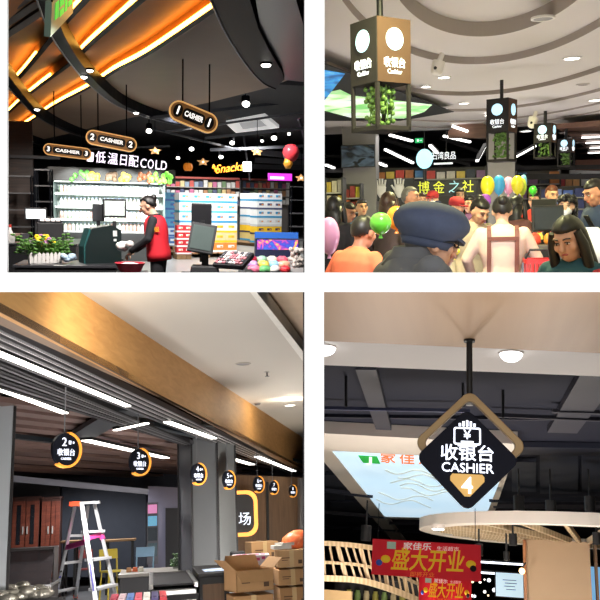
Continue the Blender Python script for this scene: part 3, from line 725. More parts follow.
    person(R, 'elderly man in a dark blue flat cap, glasses and grey jacket, seen from behind', P(431, 243.5, 3.98), rz=math.radians(112), h=1.14, top=M_('grey_jacket', (92, 92, 94)), hair='shortgrey', hcol='grey', skin=0, head=(.12, 0, 0), bust=1.33, female=False, glasses=True, hunch=(-.05, -.075),
           extra=lambda t, U, H, h: (cap_extra(mat('cap_navy', (62, 70, 92), rough=.85, vary=.2, scale=26))(t, U, H, h), part('collar', MB().loft([(1.40, .125, .125, 0, .02), (1.445, .088, .092, 0, .012), (1.475, .078, .082, 0, .008), (1.478, .07, .074, 0, .008), (1.44, .07, .072, 0, .01)], U, 26), MATS['cloth_grey_jacket'], t)), vox=.008, wide=1.15, deep=1.35, soft=14, arms=[(None, None), (None, None)])
    def straps(t, U, H, h):
        m = MB(); br = mat('strap_brown', (112, 62, 52), rough=.6)
        def bk(x, z, y=.148): return U @ V((x, y - .0 * abs(x), z))
        prof = ((1.435, .085), (1.40, .118), (1.34, .142), (1.25, .146), (1.1, .138), (.97, .15))
        for s in (-1, 1): m.use(br); [m.bar(bk(s * .115, a[0], a[1]), bk(s * .115, b[0], b[1]), .032, .014, up=(0, 1, 0)) for a, b in zip(prof[:-1], prof[1:])]
        m.bar(bk(-.115, 1.33, .147), bk(.115, 1.33, .147), .014, .032, up=(0, 0, 1))
        part('straps', m, br, t)
        w = MB(); w.box((0, .15, .93), (.07, .02, .1)); part('bow', w, br, t)
    person(R, 'woman in a pale pink top with brown shoulder straps, seen from behind', P(502, 211.5, 6.9), rz=PI, top=M_('blush', (222, 192, 176)), hair='bun', skin=2, head=(.25, 0, 0), arms=[((.30, -.02, 1.15), (.26, -.18, 1.0)), ((.30, -.02, 1.15), (.26, -.18, 1.0))], extra=straps, wide=1.1)
    person(R, 'woman in a beige coat looking down beside the woman with brown straps', P(480, 212, 7.8), rz=.55, top=M_('beige_coat', (196, 180, 158)), hair='updo', skin=0, head=(.3, .0, 0), lean=.2)
    person(R, 'woman with long black hair in a teal top looking down, nearest the hall side', P(569, 240, 4.75), rz=-.55, h=1.02, top=M_('teal', (40, 84, 96)), hair='verylong', skin=0, head=(.36, 0, -.1), bust=1.15, vox=.008, arms=[((.25, .02, 1.18), (.1, -.2, 1.25)), ((.25, .02, 1.18), (.1, -.2, 1.25))],
           extra=lambda t, U, H, h: part('scarf', MB().tube([U @ V(p) for p in ((.17, -.08, 1.38), (.2, -.12, 1.3), (.21, -.13, 1.2), (.2, -.13, 1.14))], .04, 10), M_('red_bag', (178, 52, 60)), t))
    person(R, 'man in dark blue looking down at the phone in his hands', P(594.5, 193.5, 8.2), rz=-1.1, top=M_('ink_blue', (44, 58, 86)), hair='short', skin=1, head=(.35, 0, 0), female=False, arms=[((.26, -.02, 1.14), (.1, -.28, 1.22)), ((.26, -.02, 1.14), (.1, -.28, 1.22))])
    person(R, 'woman in a white face mask and black coat with curly hair', P(566.5, 207.5, 8.8), rz=-.25, top=M_('black_coat', (32, 30, 34)), hair='curly', mask=True, skin=2)
    person(R, 'cashier in a red vest behind the counters by the blue shelf', P(552, 195, 12), rz=.3, top=M_('red_vest', (196, 58, 48)), hair='short', hcol='auburn', skin=0, head=(.2, 0, 0))
    person(R, 'second person in a red vest under the small green balloon', P(534, 201, 13), rz=-.4, top=M_('red_vest', (196, 58, 48)), hair='short', skin=0)
    person(R, 'woman in a red cap turned towards the hall side', P(457, 207, 10.5), rz=.9, top=M_('plum', (120, 50, 66)), hair='short', hcol='brown', skin=0, extra=cap_extra(mat('cap_red', (168, 40, 48), rough=.8), 'ball'), head=(.1, 0, 0))
    person(R, 'dark-haired boy in a blue and dark jacket by the pale pink balloon', P(348.5, 213, 9.5), rz=.9, top=M_('boy_blue', (50, 92, 132)), hair='short', skin=1, female=False, head=(.3, 0, 0))
    person(R, 'grey-haired man in a dark jacket standing before the poster wall', P(411, 198, 10), rz=1.2, top=M_('charcoal', (46, 46, 52)), hair='shortgrey', hcol='grey', skin=1, female=False)
    person(R, 'person with long dark brown hair, back turned, beside the grey-haired man', P(389, 204, 9), rz=2.6, top=M_('umber_coat', (64, 50, 46)), hair='long', hcol='brown', skin=0)
    person(R, 'person in black at the hall side wall, back turned', P(335, 209, 8.2), rz=2.8, top=M_('black_coat', (32, 30, 34)), hair='long', skin=0)
    person(R, 'person in a red hat and white mask in front of the yellow character board', P(432.5, 199.5, 13), rz=-.3, top=M_('maroon_coat', (110, 44, 50)), hair='short', mask=True, skin=2, extra=cap_extra(mat('cap_red', (168, 40, 48)), 'ball'))
    person(R, 'bare-headed person between the grey-haired man and the masked red hat', P(422, 201, 13.5), rz=.2, top=M_('dim_coat', (70, 66, 70)), hair='short', hcol='brown', skin=0)
    person(R, 'dark-haired woman facing this way behind the woman in the red cap', P(460, 196, 14.5), rz=.1, top=M_('rose_coat', (150, 84, 84)), hair='long', skin=2)
    person(R, 'woman with long dark hair, back turned, by the cashier counters', P(517, 207, 9.6), rz=2.4, top=M_('wine_coat', (96, 60, 54)), hair='verylong', skin=0)
    person(R, 'person in a coral coat half hidden by the big green balloon', P(364, 233, 6.1), rz=2.5, h=1.0, top=M_('coral', (232, 122, 86)), hair='short', skin=1, bust=.95, lean=.25, wide=1.1, arms=[((.3, .0, 1.16), (.26, -.12, 1.0)), ((.3, .0, 1.16), (.26, -.12, 1.0))])
    person(R, 'person in a crimson coat hidden behind the capped man', P(442, 250, 5.2), rz=2.2, h=1.0, top=M_('crimson', (168, 56, 68)), hair='short', skin=1, bust=1.13, lean=.3, wide=1.25, arms=[((.25, .02, 1.2), (.1, -.2, 1.25)), ((.25, .02, 1.2), (.1, -.2, 1.25))])
    person(R, 'shopper in purple between red cap and beige coat', P(470, 205, 12), rz=-.6, top=M_('violet', (110, 70, 120)), hair='long', skin=0)
    person(R, 'shopper in blue denim between the boy and the coral coat', P(362, 208, 11.5), rz=.4, top=M_('denim_jacket', (76, 100, 130)), hair='short', skin=0)
    # phone, bag
    p = P(589.5, 222, 7.85); solo(R, 'mobile_phone', MB().box((0, 0, 0), (.075, .012, .15), rx=.6), black, 'dark mobile phone held by the man in dark blue', 'phone', p, rz=-1.1, bevel=.004)
    p = P(592, 246, 7.2); m = MB().loft([(-.2, .06, .03), (-.17, .14, .07), (-.02, .15, .07), (.1, .1, .04), (.16, .05, .02)], n=18); 
    solo(R, 'carrier_bag', m, mat('bag_white', (224, 226, 230), rough=.35), 'white plastic carrier bag hanging below the man with the phone', 'bag', p)
    # --- counters and goods
    blk = mat('counter_black', (24, 24, 28)); grey = mat('counter_grey', (96, 92, 90), rough=.4)
    def counter(lab, x0, x1, y, d, dep, m):
        a, b = P(x0, y, d), P(x1, y, d); w = b.x - a.x; h = a.z + 1.55
        t = thing(R, 'checkout_counter', lab, 'checkout', ((a.x + b.x) / 2, d + dep / 2, -1.55))
        part('body', MB().box((0, 0, h / 2 - .02), (w, dep, h - .04)), m, t, .01); part('worktop', MB().box((0, 0, h - .01), (w + .04, dep + .04, .03)), grey, t, .004)
        part('kick_plate', MB().box((0, -dep / 2 - .005, .06), (w, .02, .12)), blk, t)
        return a.x, b.x, -1.55 + h + .006
    x0, x1, zt = counter('dark checkout counter between the strapped woman and the long-haired woman', 530, 562, 246, 7.4, 1.0, blk)
    x0b, x1b, zt2 = counter('far checkout counter under the balloon bunch', 506, 536, 231, 10.6, .8, grey)
    a = P(548, 233, 7.9)
    t = thing(R, 'cash_register', 'black cash register monitor on the dark checkout counter', 'register', (P(547, 240, 7.8).x, 7.75, zt), rz=.25)
    part('base', MB().box((0, 0, .02), (.2, .2, .04)), blk, t, .006); part('neck', MB().box((0, .03, .08), (.05, .04, .12)), blk, t); part('monitor', MB().box((0, 0, .23), (.3, .035, .24), rx=-.15), blk, t, .008)
    part('display', MB().box((0, -.022, .23), (.26, .006, .2), rx=-.15), mat('display_dim', (40, 46, 56), rough=.15, emit=.1), t)
    t = thing(R, 'cash_register', 'dark register screen turned away behind the goods heap', 'register', (P(545, 222, 10.8).x, 10.95, zt2), rz=2.6)
    t.location = t.location
    part('base', MB().box((0, 0, .02), (.2, .2, .04)), blk, t, .006); part('monitor', MB().box((0, 0, .25), (.34, .04, .28)), blk, t, .008); part('neck', MB().box((0, .03, .08), (.05, .04, .12)), blk, t)
    gc = [(214, 70, 50), (236, 150, 60), (230, 214, 90), (90, 150, 90), (220, 220, 224), (120, 160, 210), (190, 60, 90)]
    nm = ('red', 'orange', 'yellow', 'green', 'white', 'pale blue', 'crimson')
    for i in range(7):
        x = x0 + .05 + (.2 if i % 2 else 0) * .5 + .028 * i
        solo(R, 'goods_bag', MB().loft([(0, .04, .03), (.02, .055, .04), (.07, .05, .035), (.1, .03, .01)], n=12), mat('bag_%d' % i, gc[i], rough=.4), nm[i] + ' bag of goods in the heap on the dark checkout counter', 'goods', (x, 7.5 + .1 * i, zt + .001), rz=i)
    for i in range(6):
        solo(R, 'goods_box', MB().box((0, 0, .05), (.08, .1, .1)).box((0, -.052, .06), (.05, .004, .04)), mat('gbox_%d' % i, gc[-i - 1], vary=.3, scale=20), nm[-i - 1] + ' box standing on the far counter under the balloons', 'goods', (x0b + .06 + .11 * i, 10.75 + .05 * (i % 3), zt2 + .001), rz=.3 * i)
    a = P(536, 266, 6.85)
    t = thing(R, 'shopping_basket', 'bright red shopping basket beside the strapped woman', 'basket', (P(543, 268, 6.55).x, 6.55, P(543, 275, 6.55).z))
    red = mat('basket_red', (204, 40, 40), rough=.4)
    b = MB(); b.ring(rrect(.3, .24, .03), rrect(.27, .21, .03), .03, z0=.1)
    for i in range(9): b.box((-.13 + .0325 * i, -.112, .05), (.012, .008, .11)); b.box((-.13 + .0325 * i, .112, .05), (.012, .008, .11))
    part('body', b.box((0, 0, -.0), (.26, .2, .01)), red, t); part('handle', MB().tube([(-.14, 0, .12), (-.1, 0, .2), (.1, 0, .2), (.14, 0, .12)], .01, 8), black, t)
    struct(R, 'trim_140', MB().box((P(543, 270, 6.6).x, 6.6, P(543, 275, 6.55).z - .3), (.36, .28, .57)), blk)
    # --- light: unseen fill lamps added low in the crowd and overhead
    for x, y, z, e in ((-.45, 5.4, -.85, 34), (.55, 5.6, -.85, 34), (0, 8.2, -1.0, 55), (-1.0, 12, -1.2, 85), (1.4, 12, -1.2, 85), (0, 17, -1.3, 130), (2.2, 18, -1.2, 100)): lamp(R, 'POINT', (x, y, z), e, (.97, .93, 1), .25)
    lamp(R, 'SPOT', (-.1, 4.1, 1.5), 420, (1, .97, .97), .12, (0, 8, -.3), spot=1.6, blend=.8)  # unseen front spot added to brighten the faces
    lamp(R, 'AREA', (-.2, 6, 2.1), 150, (1, .97, .45), 1.2, (-.2, 6.4, -1)); lamp(R, 'AREA', (.3, 10.5, 1.9), 150, (1, .97, .45), 2, (.3, 10.6, -1)); lamp(R, 'AREA', (.4, 15, 1.85), 140, (1, .97, .45), 3, (.4, 16, -1)); lamp(R, 'AREA', (0, 26, 2.5), 130, (1, .95, .9), 4, (0, 24, -1))
hall2()
# =====================================================================================================
# DARK SUPERMARKET WITH THE AMBER LIT STEPPED CEILING (upper left opening)
# =====================================================================================================
def hall1():
    R = R1
    brown = mat('ceiling_umber', (132, 110, 92), rough=.45, spec=.06, vary=.12, scale=1.2); black = mat('black_gloss', (12, 13, 17), rough=.4, spec=.015); soot = mat('soot', (24, 24, 28), rough=.85)
    amber = glow('led_amber', (255, 186, 80), 13); amberw = mat('amber_face', (190, 126, 52), rough=.6); spot_e = glow('spot_white', (255, 250, 240), 9); steel = mat('pipe_steel', (62, 64, 70), rough=.5)
    # --- stepped ceiling: each board rises towards an amber light strip at the next lip
    ZL, ZH = 2.2, 2.42
    lines = [[(-30, 128), (5, 93), (25, 73), (53, 40), (70, 20), (89, 0), (110, -26)], [(-30, 150), (15, 108), (35, 91), (72, 64), (92, 45), (145, 0), (175, -26)], [(-30, 160), (30, 122), (57, 105), (92, 87), (117, 71), (150, 54), (214, 12), (268, -26)]]
    LW = [smooth_pts([R.onz(*p, ZL) for p in L], 4) for L in lines]
    def up(p, h): return V((p.x, p.y, p.z + h))
    prev = [R.onz(px, py, ZL) for px, py in ((-90, 112), (-50, 80), (-30, 50), (-10, 20), (5, 0), (20, -14), (40, -26))]
    prev = smooth_pts(prev, 4)
    def sample(L, n): return [L[min(len(L) - 1, round(i * (len(L) - 1) / n))] for i in range(n + 1)]
    for k, L in enumerate(LW):
        A, B = sample(prev, 20), sample(L, 20)
        mb = MB(); vs = [up(a, .0) for a in A] + [up(b, ZH - ZL) for b in B]; n = 21
        vs += [up(v, .03) for v in vs]
        fs = [(i, i + 1, n + i + 1, n + i) for i in range(20)] + [(2 * n + i, 3 * n + i, 3 * n + i + 1, 2 * n + i + 1) for i in range(20)]
        mb.add(vs, fs); struct(R, 'ceiling', mb, mat('board_glow_tan', (158, 112, 66), rough=.6, spec=.1, vary=.15, scale=1.5))  # amber glow of the strips is also mixed into the board colour
        rs = MB()
        for a, b in zip(B[:-1], B[1:]): rs.add([a, b, up(b, ZH - ZL), up(a, ZH - ZL)], [(0, 1, 2, 3)])
        struct(R, 'trim_%d' % (150 + k), rs, amberw)
        t = thing(R, 'light_strip', 'amber light strip along the ' + ('upper lip, nearest the green hanging sign,', 'middle lip between two others', 'longest lip beside the flat brown board')[k] + ' of the stepped ceiling', 'light strip', (0, 0, 0))
        Ls = L; n_ = len(Ls) - 1; kf = (.5, .46, .46)[k]
        for lo_, hi_ in ((.05, .4), (kf, 1.1)):
            st = MB()
            for i, (a, b) in enumerate(zip(Ls[:-1], Ls[1:])):
                if lo_ < i / n_ < hi_: st.bar(V((a.x - .03, a.y - .05, ZL + .06)), V((b.x - .03, b.y - .05, ZL + .06)), .03, .055)
            part('diffuser', st, amber, t)
        ch = MB()
        for a, b in zip(Ls[:-1], Ls[1:]): ch.bar(V((a.x - .02, a.y - .03, ZL + .005)), V((b.x - .02, b.y - .03, ZL + .005)), .08, .012)
        part('channel', ch, black, t)
        prev = L
    flatp = [R.onz(*p, ZL) for p in ((310, -30), (310, 72), (267, 88), (207, 103), (165, 111), (120, 120), (80, 131), (40, 140), (-30, 160))]
    struct(R, 'ceiling', MB().slab(LW[2] + flatp, (0, 0, .04)), brown)
    # --- curved black ribs
    def rib(name, pix, z, h, th=.07):
        P_ = smooth_pts([R.onz(*p, z) for p in pix], 6); mb = MB(); n = len(P_)
        nn = []
        for i in range(n):
            d = P_[min(i + 1, n - 1)] - P_[max(i - 1, 0)]; nn.append(V((d.y, -d.x, 0)).normalized() * th)
        vs = P_ + [p + q for p, q in zip(P_, nn)]; vs += [up(v, h) for v in vs]
        fs = []
        for i in range(n - 1):
            fs += [(i, i + 1, n + i + 1, n + i), (2 * n + i, 3 * n + i, 3 * n + i + 1, 2 * n + i + 1), (i, 2 * n + i, 2 * n + i + 1, i + 1), (n + i, n + i + 1, 3 * n + i + 1, 3 * n + i)]
        mb.add(vs, fs, smooth=False); struct(R, name, mb, black)
        struct(R, name.replace('trim_', 'trim_1'), MB().tube([p + V((0, 0, -.006)) for p in P_], .012, 6), mat('edge_grey', (60, 60, 64), rough=.3, metal=.5))
        return P_
    rib('trim_60', [(30, -26), (37, 0), (51, 35), (71, 64), (92, 87), (120, 107), (160, 121), (205, 129)], 1.98, .22, .16)
    rib('trim_61', [(-30, 40), (0, 77), (17, 97), (35, 115), (56, 127), (84, 137), (120, 143)], 1.98, .22, .16)
    rib('trim_62', [(-30, 98), (0, 122), (8, 130), (20, 138), (40, 145)], 1.98, .22, .16)
    z = 1.95; q = lambda px, py: R.onz(px, py, z)
    LE = smooth_pts([q(*p) for p in ((202, -26), (211, 0), (227, 35), (246, 64), (262, 82), (275, 88.5))], 5); RE = [q(*p) for p in ((284, 80), (282, 72), (268, 48), (258, 28), (250, 0), (246, -26))]
    struct(R, 'trim_63', MB().slab(LE + RE, (0, 0, .25)), black)
    struct(R, 'trim_163', MB().tube([p + V((0, 0, -.006)) for p in LE], .014, 6), MATS['edge_grey'])
    z = 2.02
    struct(R, 'trim_64', MB().slab([R.onz(*p, z) for p in ((252, -26), (260, 28), (270, 48), (285, 80), (304, 82), (308, 40), (296, 0), (294, -26))], (0, 0, .3)), mat('fascia_blue', (24, 30, 44), rough=.3))
    # --- dark slats in the corner
    for k in range(7):
        a, b = R.onz(-40, 64 - 13 * k, 2.3), R.onz(44 - 4 * k, 8 - 9 * k, 2.3)
        struct(R, 'trim_%d' % (170 + k), MB().bar(a, b, .12, .08), mat('slat_cocoa', (54, 42, 36), rough=.6))
    plate(R, 'ceiling', 3.6, 20, 2.75, 2.75, .1, soot); plate(R, 'ceiling', 18, 46, 2.6, 2.6, .1, soot)
    plate(R, 'floor', 9.0, 46, -1.55, -1.55, -.1, mat('shop_floor', (150, 150, 148), rough=.3, vary=.05))
    side_wall(R, 'wall_right', 308, soot, 3.6, 46, -60, 281, -.02); side_wall(R, 'wall_left', -60, soot, 3.6, 46, -60, 281, .02)
    back(R, 44, -1.6, 2.7, mat('far_dim', (40, 38, 40), rough=.9))
    # --- downlights under the ribs
    def down(lab, px, py, z, r_, s=1.):
        t = thing(R, 'downlight', lab, 'downlight', R.onz(px, py, z)); part('lens', MB().sph((0, 0, 0), (r_, r_ * 1.6, .03), 18, 8), spot_e, t); part('rim', MB().ring(ell(r_ * 1.3, r_ * 2, 20), ell(r_ * 1.0, r_ * 1.6, 20), .03, z0=0), black, t)
    down('upper of two paired bright downlights on the long curved black rib', 90, 70.5, 1.965, .05); down('lower of two paired bright downlights on the long curved black rib', 84, 77, 1.965, .05)
    down('bright downlight at the lower end of the long curved black rib', 136, 113, 1.965, .06); down('bright downlight on the second curved black rib', 37, 109.5, 1.965, .06); down('bright downlight on the smallest curved black rib', 10.5, 129, 1.965, .06)
    down('large bright downlight on the broad black drum band', 266, 65, 1.93, .07)
    # --- hanging green sign
    c = R.at(62, 12, 8.6); O = c
    Q = [R.at(50.5, 37, 8.1), R.at(73, 13, 9.2), R.at(73.5, -16, 9.2), R.at(52, 2, 8.1)]
    t = thing(R, 'hanging_sign', 'pale green lit sign hanging beside the curved black rib', 'sign', O)
    nrm = (Q[1] - Q[0]).cross(Q[3] - Q[0]).normalized()
    if nrm.y > 0: nrm = -nrm
    part('panel', MB().slab([p - O for p in Q], -nrm * .06), mat('sign_sage', (120, 140, 124), rough=.5, emit=.3), t)
    g = MB(); L_ = lambda u, v: Q[0].lerp(Q[1], u).lerp(Q[3].lerp(Q[2], u), v) - O + nrm * .006
    for u0, u1, v0, v1 in ((.12, .26, .4, .9), (.32, .5, .35, .55), (.32, .5, .65, .9), (.56, .66, .35, .9), (.72, .9, .4, .58), (.72, .9, .68, .88)): g.slab([L_(u0, v0), L_(u1, v0), L_(u1, v1), L_(u0, v1)], nrm * .004)
    part('lettering', g, glow('sign_green', (30, 190, 70), 1.0), t)
    ex = V((Q[3] - O)); part('rod', MB().cyl(ex, ex + V((0, 0, .5)), .01, n=8).cyl(Q[2] - O, Q[2] - O + V((0, 0, .4)), .01, n=8), black, t)
    # --- pill shaped cashier signs
    gold = glow('rim_gold', (244, 184, 110), .75); face = mat('pill_dark', (26, 20, 18), rough=.35); bronze = mat('pill_bronze', (176, 126, 74), rough=.35, metal=.4, emit=.22); lit = glow('pill_white', (250, 246, 238), 1.5)
    def pill(lab, px, py, wpx, hpx, d, yaw, roll, num):
        k = d / F; w, h = wpx * k / math.cos(yaw), hpx * k; r_ = h / 2
        t = thing(R, 'cashier_sign', lab, 'sign', R.at(px, py, d), rz=yaw, ry=roll)
        out = rrect(w, h, r_ * .999, 8)
        part('case', MB().prism(out, .09, TR((0, .09, 0)) @ FACE), face, t)
        part('front_plate', MB().prism(rrect(w * .985, h * .95, r_ * .94, 8), .012, TR((0, 0, 0)) @ FACE), bronze, t)
        part('glowing_rim', MB().ring(out, rrect(w - .14 * h, h * .86, r_ * .858, 8), .03, TR((0, .012, 0)) @ FACE), gold, t)
        for sx in (-1, 1):
            n_ = part('number_disc', MB().prism(ell(r_ * (.46 if wpx > 48.5 else .6), r_ * .64, n=24), .008, TR((sx * (w / 2 - r_ * .86), -.014, 0)) @ FACE), face, t)
            part('number', MB().text(num, h * .56, TR((sx * (w / 2 - r_ * .86), -.026, 0)) @ FACE, .003, bold=.004), lit, n_)
        mw = w - (2.7 if wpx > 48.5 else 3.15) * r_
        p = part('name_plate', MB().prism(rrect(mw, h * .56, h * .2, 6), .008, TR((0, -.014, 0)) @ FACE), face, t)
        part('lettering', MB().text('CASHIER', h * .36, TR((0, -.026, 0)) @ FACE, .003, width=mw * .84, bold=.002), lit, p)
        inv = Matrix.Rotation(-roll, 3, 'Y')
        for sx in (-.28, .28):
            a = V((sx * w, .05, r_ * .9)); b = a + inv @ V((0, 0, 2.17 - R.at(px, py, d).z - r_ * .5)); part('rod', MB().cyl(a, b, .012, n=8), black, t)
    pill('glowing pill cashier sign 1, nearest and most tilted of the row', 193.5, 117, 49, 20, 13, .12, .34, '1'); pill('glowing pill cashier sign 2 in the middle of the row', 111.5, 141, 48, 14, 16, .1, .16, '2'); pill('glowing pill cashier sign 3, farthest of the row, before the dark wood wall', 67.5, 151.5, 44, 11, 18, .08, .09, '3')
    # --- far ceiling: pipes, tracks, spotlights, cassette
    for i, (a, b, d0, d1, wz) in enumerate((((150, 118), (305, 100), 20, 22, .08), ((165, 132), (305, 112), 22, 22, .06), ((205, 138), (305, 128), 24, 24, .08), ((150, 128), (240, 150), 24, 28, .06), ((240, 112), (250, 180), 30, 30, .06), ((210, 150), (305, 146), 28, 28, .1), ((255, 152), (308, 157), 30, 30, .2), ((255, 160), (308, 163), 32, 32, .2), ((230, 166), (308, 168), 34, 34, .2), ((60, 150), (170, 146), 26, 26, .06), ((0, 156), (60, 158), 22, 22, .08), ((290, 90), (305, 140), 24, 26, .1))):
        struct(R, 'trim_%d' % (180 + i), MB().bar(R.at(*a, d0), R.at(*b, d1), .06, wz), steel)
    z = 2.3; t = thing(R, 'air_cassette', 'white square ceiling air cassette behind cashier sign 1', 'air conditioner', (0, 0, 0)); q = lambda px, py, h=0: R.onz(px, py, z - h)
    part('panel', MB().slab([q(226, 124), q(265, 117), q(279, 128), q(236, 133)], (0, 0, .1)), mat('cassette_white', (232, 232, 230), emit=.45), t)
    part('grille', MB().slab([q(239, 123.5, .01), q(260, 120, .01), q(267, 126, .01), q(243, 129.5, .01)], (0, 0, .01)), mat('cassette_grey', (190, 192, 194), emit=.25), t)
    def track(lab, px, py, d, r_, lift=.3):
        t = thing(R, 'spotlight', lab, 'spotlight', R.at(px, py, d)); part('lens', MB().sph((0, 0, 0), (r_, r_, r_ * .8), 14, 8), spot_e, t); part('housing', MB().cyl((0, .05, .02), (0, .1, lift * .6), r_ * 1.1, n=14), black, t); part('bracket', MB().cyl((0, .08, lift * .5), (0, .08, lift), .015, n=6), black, t)
    for lab, px, py, d, r_ in (('bright spotlight beyond cashier sign 1 above the air cassette', 246, 104, 19, .09), ('spotlight over cashier sign 2 towards the curved rib end', 149, 131, 21, .07), ('spotlight just under the far rim of the air cassette', 274, 138, 26, .09), ('spotlight between the air cassette and the orange script sign', 232, 143, 27, .08),
                               ('spotlight near the lit cashier sign 1 rim end', 191.5, 149, 27, .08), ('small spotlight over the orange script sign', 221, 157, 30, .08), ('small spotlight between two star lanterns', 178, 158, 32, .07), ('small spotlight above the red balloon', 289, 134, 30, .06), ('tiny spotlight over the purple screen', 262, 141, 32, .06)): track(lab, px, py, d, r_)
    paper = mat('lantern_paper', (236, 178, 116), rough=.7, emit=.5)
    for lab, px, py, d in (('star lantern right above the white letters', 155, 151, 22), ('star lantern beside the pumpkin lantern', 203, 162, 26), ('star lantern above the pallet stacks near the red balloon', 257, 152, 22), ('star lantern at the far end over the purple screen', 301, 178, 24)):
        t = thing(R, 'star_lantern', lab, 'lantern', R.at(px, py, d)); m = MB(); s_ = 6.5 * d / F
        v = [((s_ if i % 2 == 0 else s_ * .5) * math.cos(PI / 2 + PI * i / 5), (s_ * .62 if i % 2 == 0 else s_ * .34) * math.sin(PI / 2 + PI * i / 5)) for i in range(10)]
        m.add([(x, 0, y) for x, y in v] + [(0, -s_ * .3, 0), (0, s_ * .3, 0)], [(i, (i + 1) % 10, 10) for i in range(10)] + [((i + 1) % 10, i, 11) for i in range(10)]); part('paper_star', m, paper, t)
        part('cord', MB().cyl((0, 0, s_ * .6), (0, 0, s_ * .6 + .8), .008, n=6), black, t); part('bulb', MB().sph((0, -s_ * .3, 0), s_ * .16, 10, 6), glow('lantern_bulb', (255, 226, 180), 3), t)
    c = R.at(188, 167, 25); t = thing(R, 'pumpkin_lantern', 'orange pumpkin lantern hanging between the white letters and the script sign', 'lantern', c); m = MB()
    for i in range(8): a = 2 * PI * i / 8; m.sph((.07 * math.cos(a), .07 * math.sin(a), 0), (.075, .075, .12), 12, 8)
    part('body', m, mat('pumpkin', (232, 132, 36), emit=.35), t); part('stem', MB().cyl((0, 0, .1), (.02, 0, .17), .02, n=8), mat('leaf_green', (62, 98, 44)), t); part('cord', MB().cyl((.02, 0, .16), (.02, 0, .8), .006, n=6), black, t)
    # balloon
    balloon(R, 'red balloon floating over the far aisles beside the hall side wall', 291, 153, 17, 18, 16, (224, 64, 74)); solo(R, 'balloon_weight', MB().loft([(-.1, .05, .05), (0, .1, .1), (.08, .07, .07), (.12, .02, .02)], n=14), mat('gold_foil', (214, 146, 50), rough=.4, emit=.15), 'small golden foil ornament hanging under the red balloon', 'ornament', R.at(288, 163.5, 16))
    lamp(R, 'AREA', (1.9, 15.2, 1.7), 70, (1, .97, .95), .9, (2.4, 16.2, .5))  # spot added only to brighten the red balloon
    # --- lit letters over the cooler
    k = 21 / F; t = thing(R, 'letter_sign', 'glowing white characters and COLD letters over the bright cooler', 'sign', R.at(125, 161, 21), ry=.09)
    pinkw = glow('letter_white', (250, 238, 255), 1.4)
    for ch, x, y, w_ in (('低', -23, 0, 9.5), ('温', -11.5, 0, 9.5), ('日', -1.5, 0, 6), ('配', 8, 0, 9)): part('character', MB().text(ch, 12 * k, TR((x * k, 0, y * k)) @ FACE, .03, width=w_ * k), pinkw, t)
    for ch, x in (('C', 17.5), ('O', 24.5), ('L', 31), ('D', 37)): part('letter', MB().text(ch, 12.5 * k, TR((x * k, 0, -.5 * k)) @ FACE, .03, width=(4.4 if ch == 'L' else 5.6) * k), pinkw, t)
    part('emblem', MB().prism(rrect(6 * k, 9 * k, k, 3), .03, TR((-32.5 * k, 0, 0)) @ FACE), pinkw, t); part('mounting_rail', MB().box((2 * k, .05, 0), (76 * k, .03, .03)), black, t)
    k = 28 / F; t = thing(R, 'neon_sign', 'orange neon script sign over the far aisles with a small white lit box', 'sign', R.at(230, 168, 28), ry=-.05)
    part('lettering', MB().text('Snacks', 12 * k, TR((0, 0, 0), 0, 0, 0) @ FACE @ Matrix(((1, .25, 0, 0), (.1, 1, 0, 0), (0, 0, 1, 0), (0, 0, 0, 1))), .02, width=27 * k), glow('neon_orange', (255, 150, 30), 2.2), t)
    part('squiggle', MB().tube(smooth_pts([((-17 + i) * k, 0, (3 * math.sin(i * 1.6)) * k) for i in range(5)], 5), .03, 6), glow('neon_orange', (255, 150, 30), 2.2), t)
    part('white_box', MB().box((17 * k, 0, 1 * k), (8 * k, .1, 9 * k)), glow('neon_box', (240, 244, 255), 1.6), t); part('box_mark', MB().box((17 * k, -.055, 2.2 * k), (5 * k, .01, 1.4 * k)).box((17 * k, -.055, -.6 * k), (4 * k, .01, 1.4 * k)), mat('ink_blue2', (60, 60, 90)), t)
    t = thing(R, 'far_screen', 'magenta lit screen over the far shelves below the red balloon', 'screen', R.at(280, 177, 27)); k = 27 / F
    part('display', MB().box((0, 0, 0), (24 * k, .06, 7 * k)), glow('magenta', (214, 60, 214), 1.3), t); part('white_bar', MB().box((-3 * k, -.04, -1 * k), (14 * k, .02, 2.5 * k)), glow('bar_white', (250, 235, 255), 1.6), t)
    # --- cooler with bottles
    d = 21; a, b = R.at(54, 180, d), R.at(164, 180, d); w = b.x - a.x; cx = (a.x + b.x) / 2; top = a.z + 1.55; tp = top
    t = thing(R, 'open_cooler', 'long bright white open cooler with four shelves of bottles', 'cooler', (cx, d, -1.55))
    cw = mat('cooler_white', (226, 232, 228), rough=.5); led = glow('cooler_led', (244, 255, 246), 4.5)
    part('back_panel', MB().box((0, .5, tp / 2), (w, .04, tp)), cw, t); part('base', MB().box((0, .1, .35), (w, .85, .7)), mat('cooler_grey', (90, 94, 96)), t)
    part('canopy', MB().box((0, .05, tp + .04), (w + .1, .95, .1)), mat('cooler_dark', (44, 48, 50), rough=.4), t)
    for s in (-1, 1): part('side_panel', MB().box((s * w / 2, .1, tp / 2), (.05, .85, tp)), mat('cooler_glass', (150, 168, 166), rough=.15), t)
    part('light_tube', MB().box((0, -.3, tp - .03), (w - .1, .05, .03)), led, t)
    zs = [.72, 1.03, 1.34, 1.67]
    for zz in zs:
        sh = part('shelf', MB().box((0, .18, zz), (w - .06, .6, .025)), cw, t)
        part('price_rail', MB().box((0, -.13, zz), (w - .06, .02, .045)), mat('rail_white', (244, 246, 246)), sh)
        if zz > .8: part('light_tube', MB().box((0, -.1, zz - .025), (w - .1, .03, .02)), led, t)
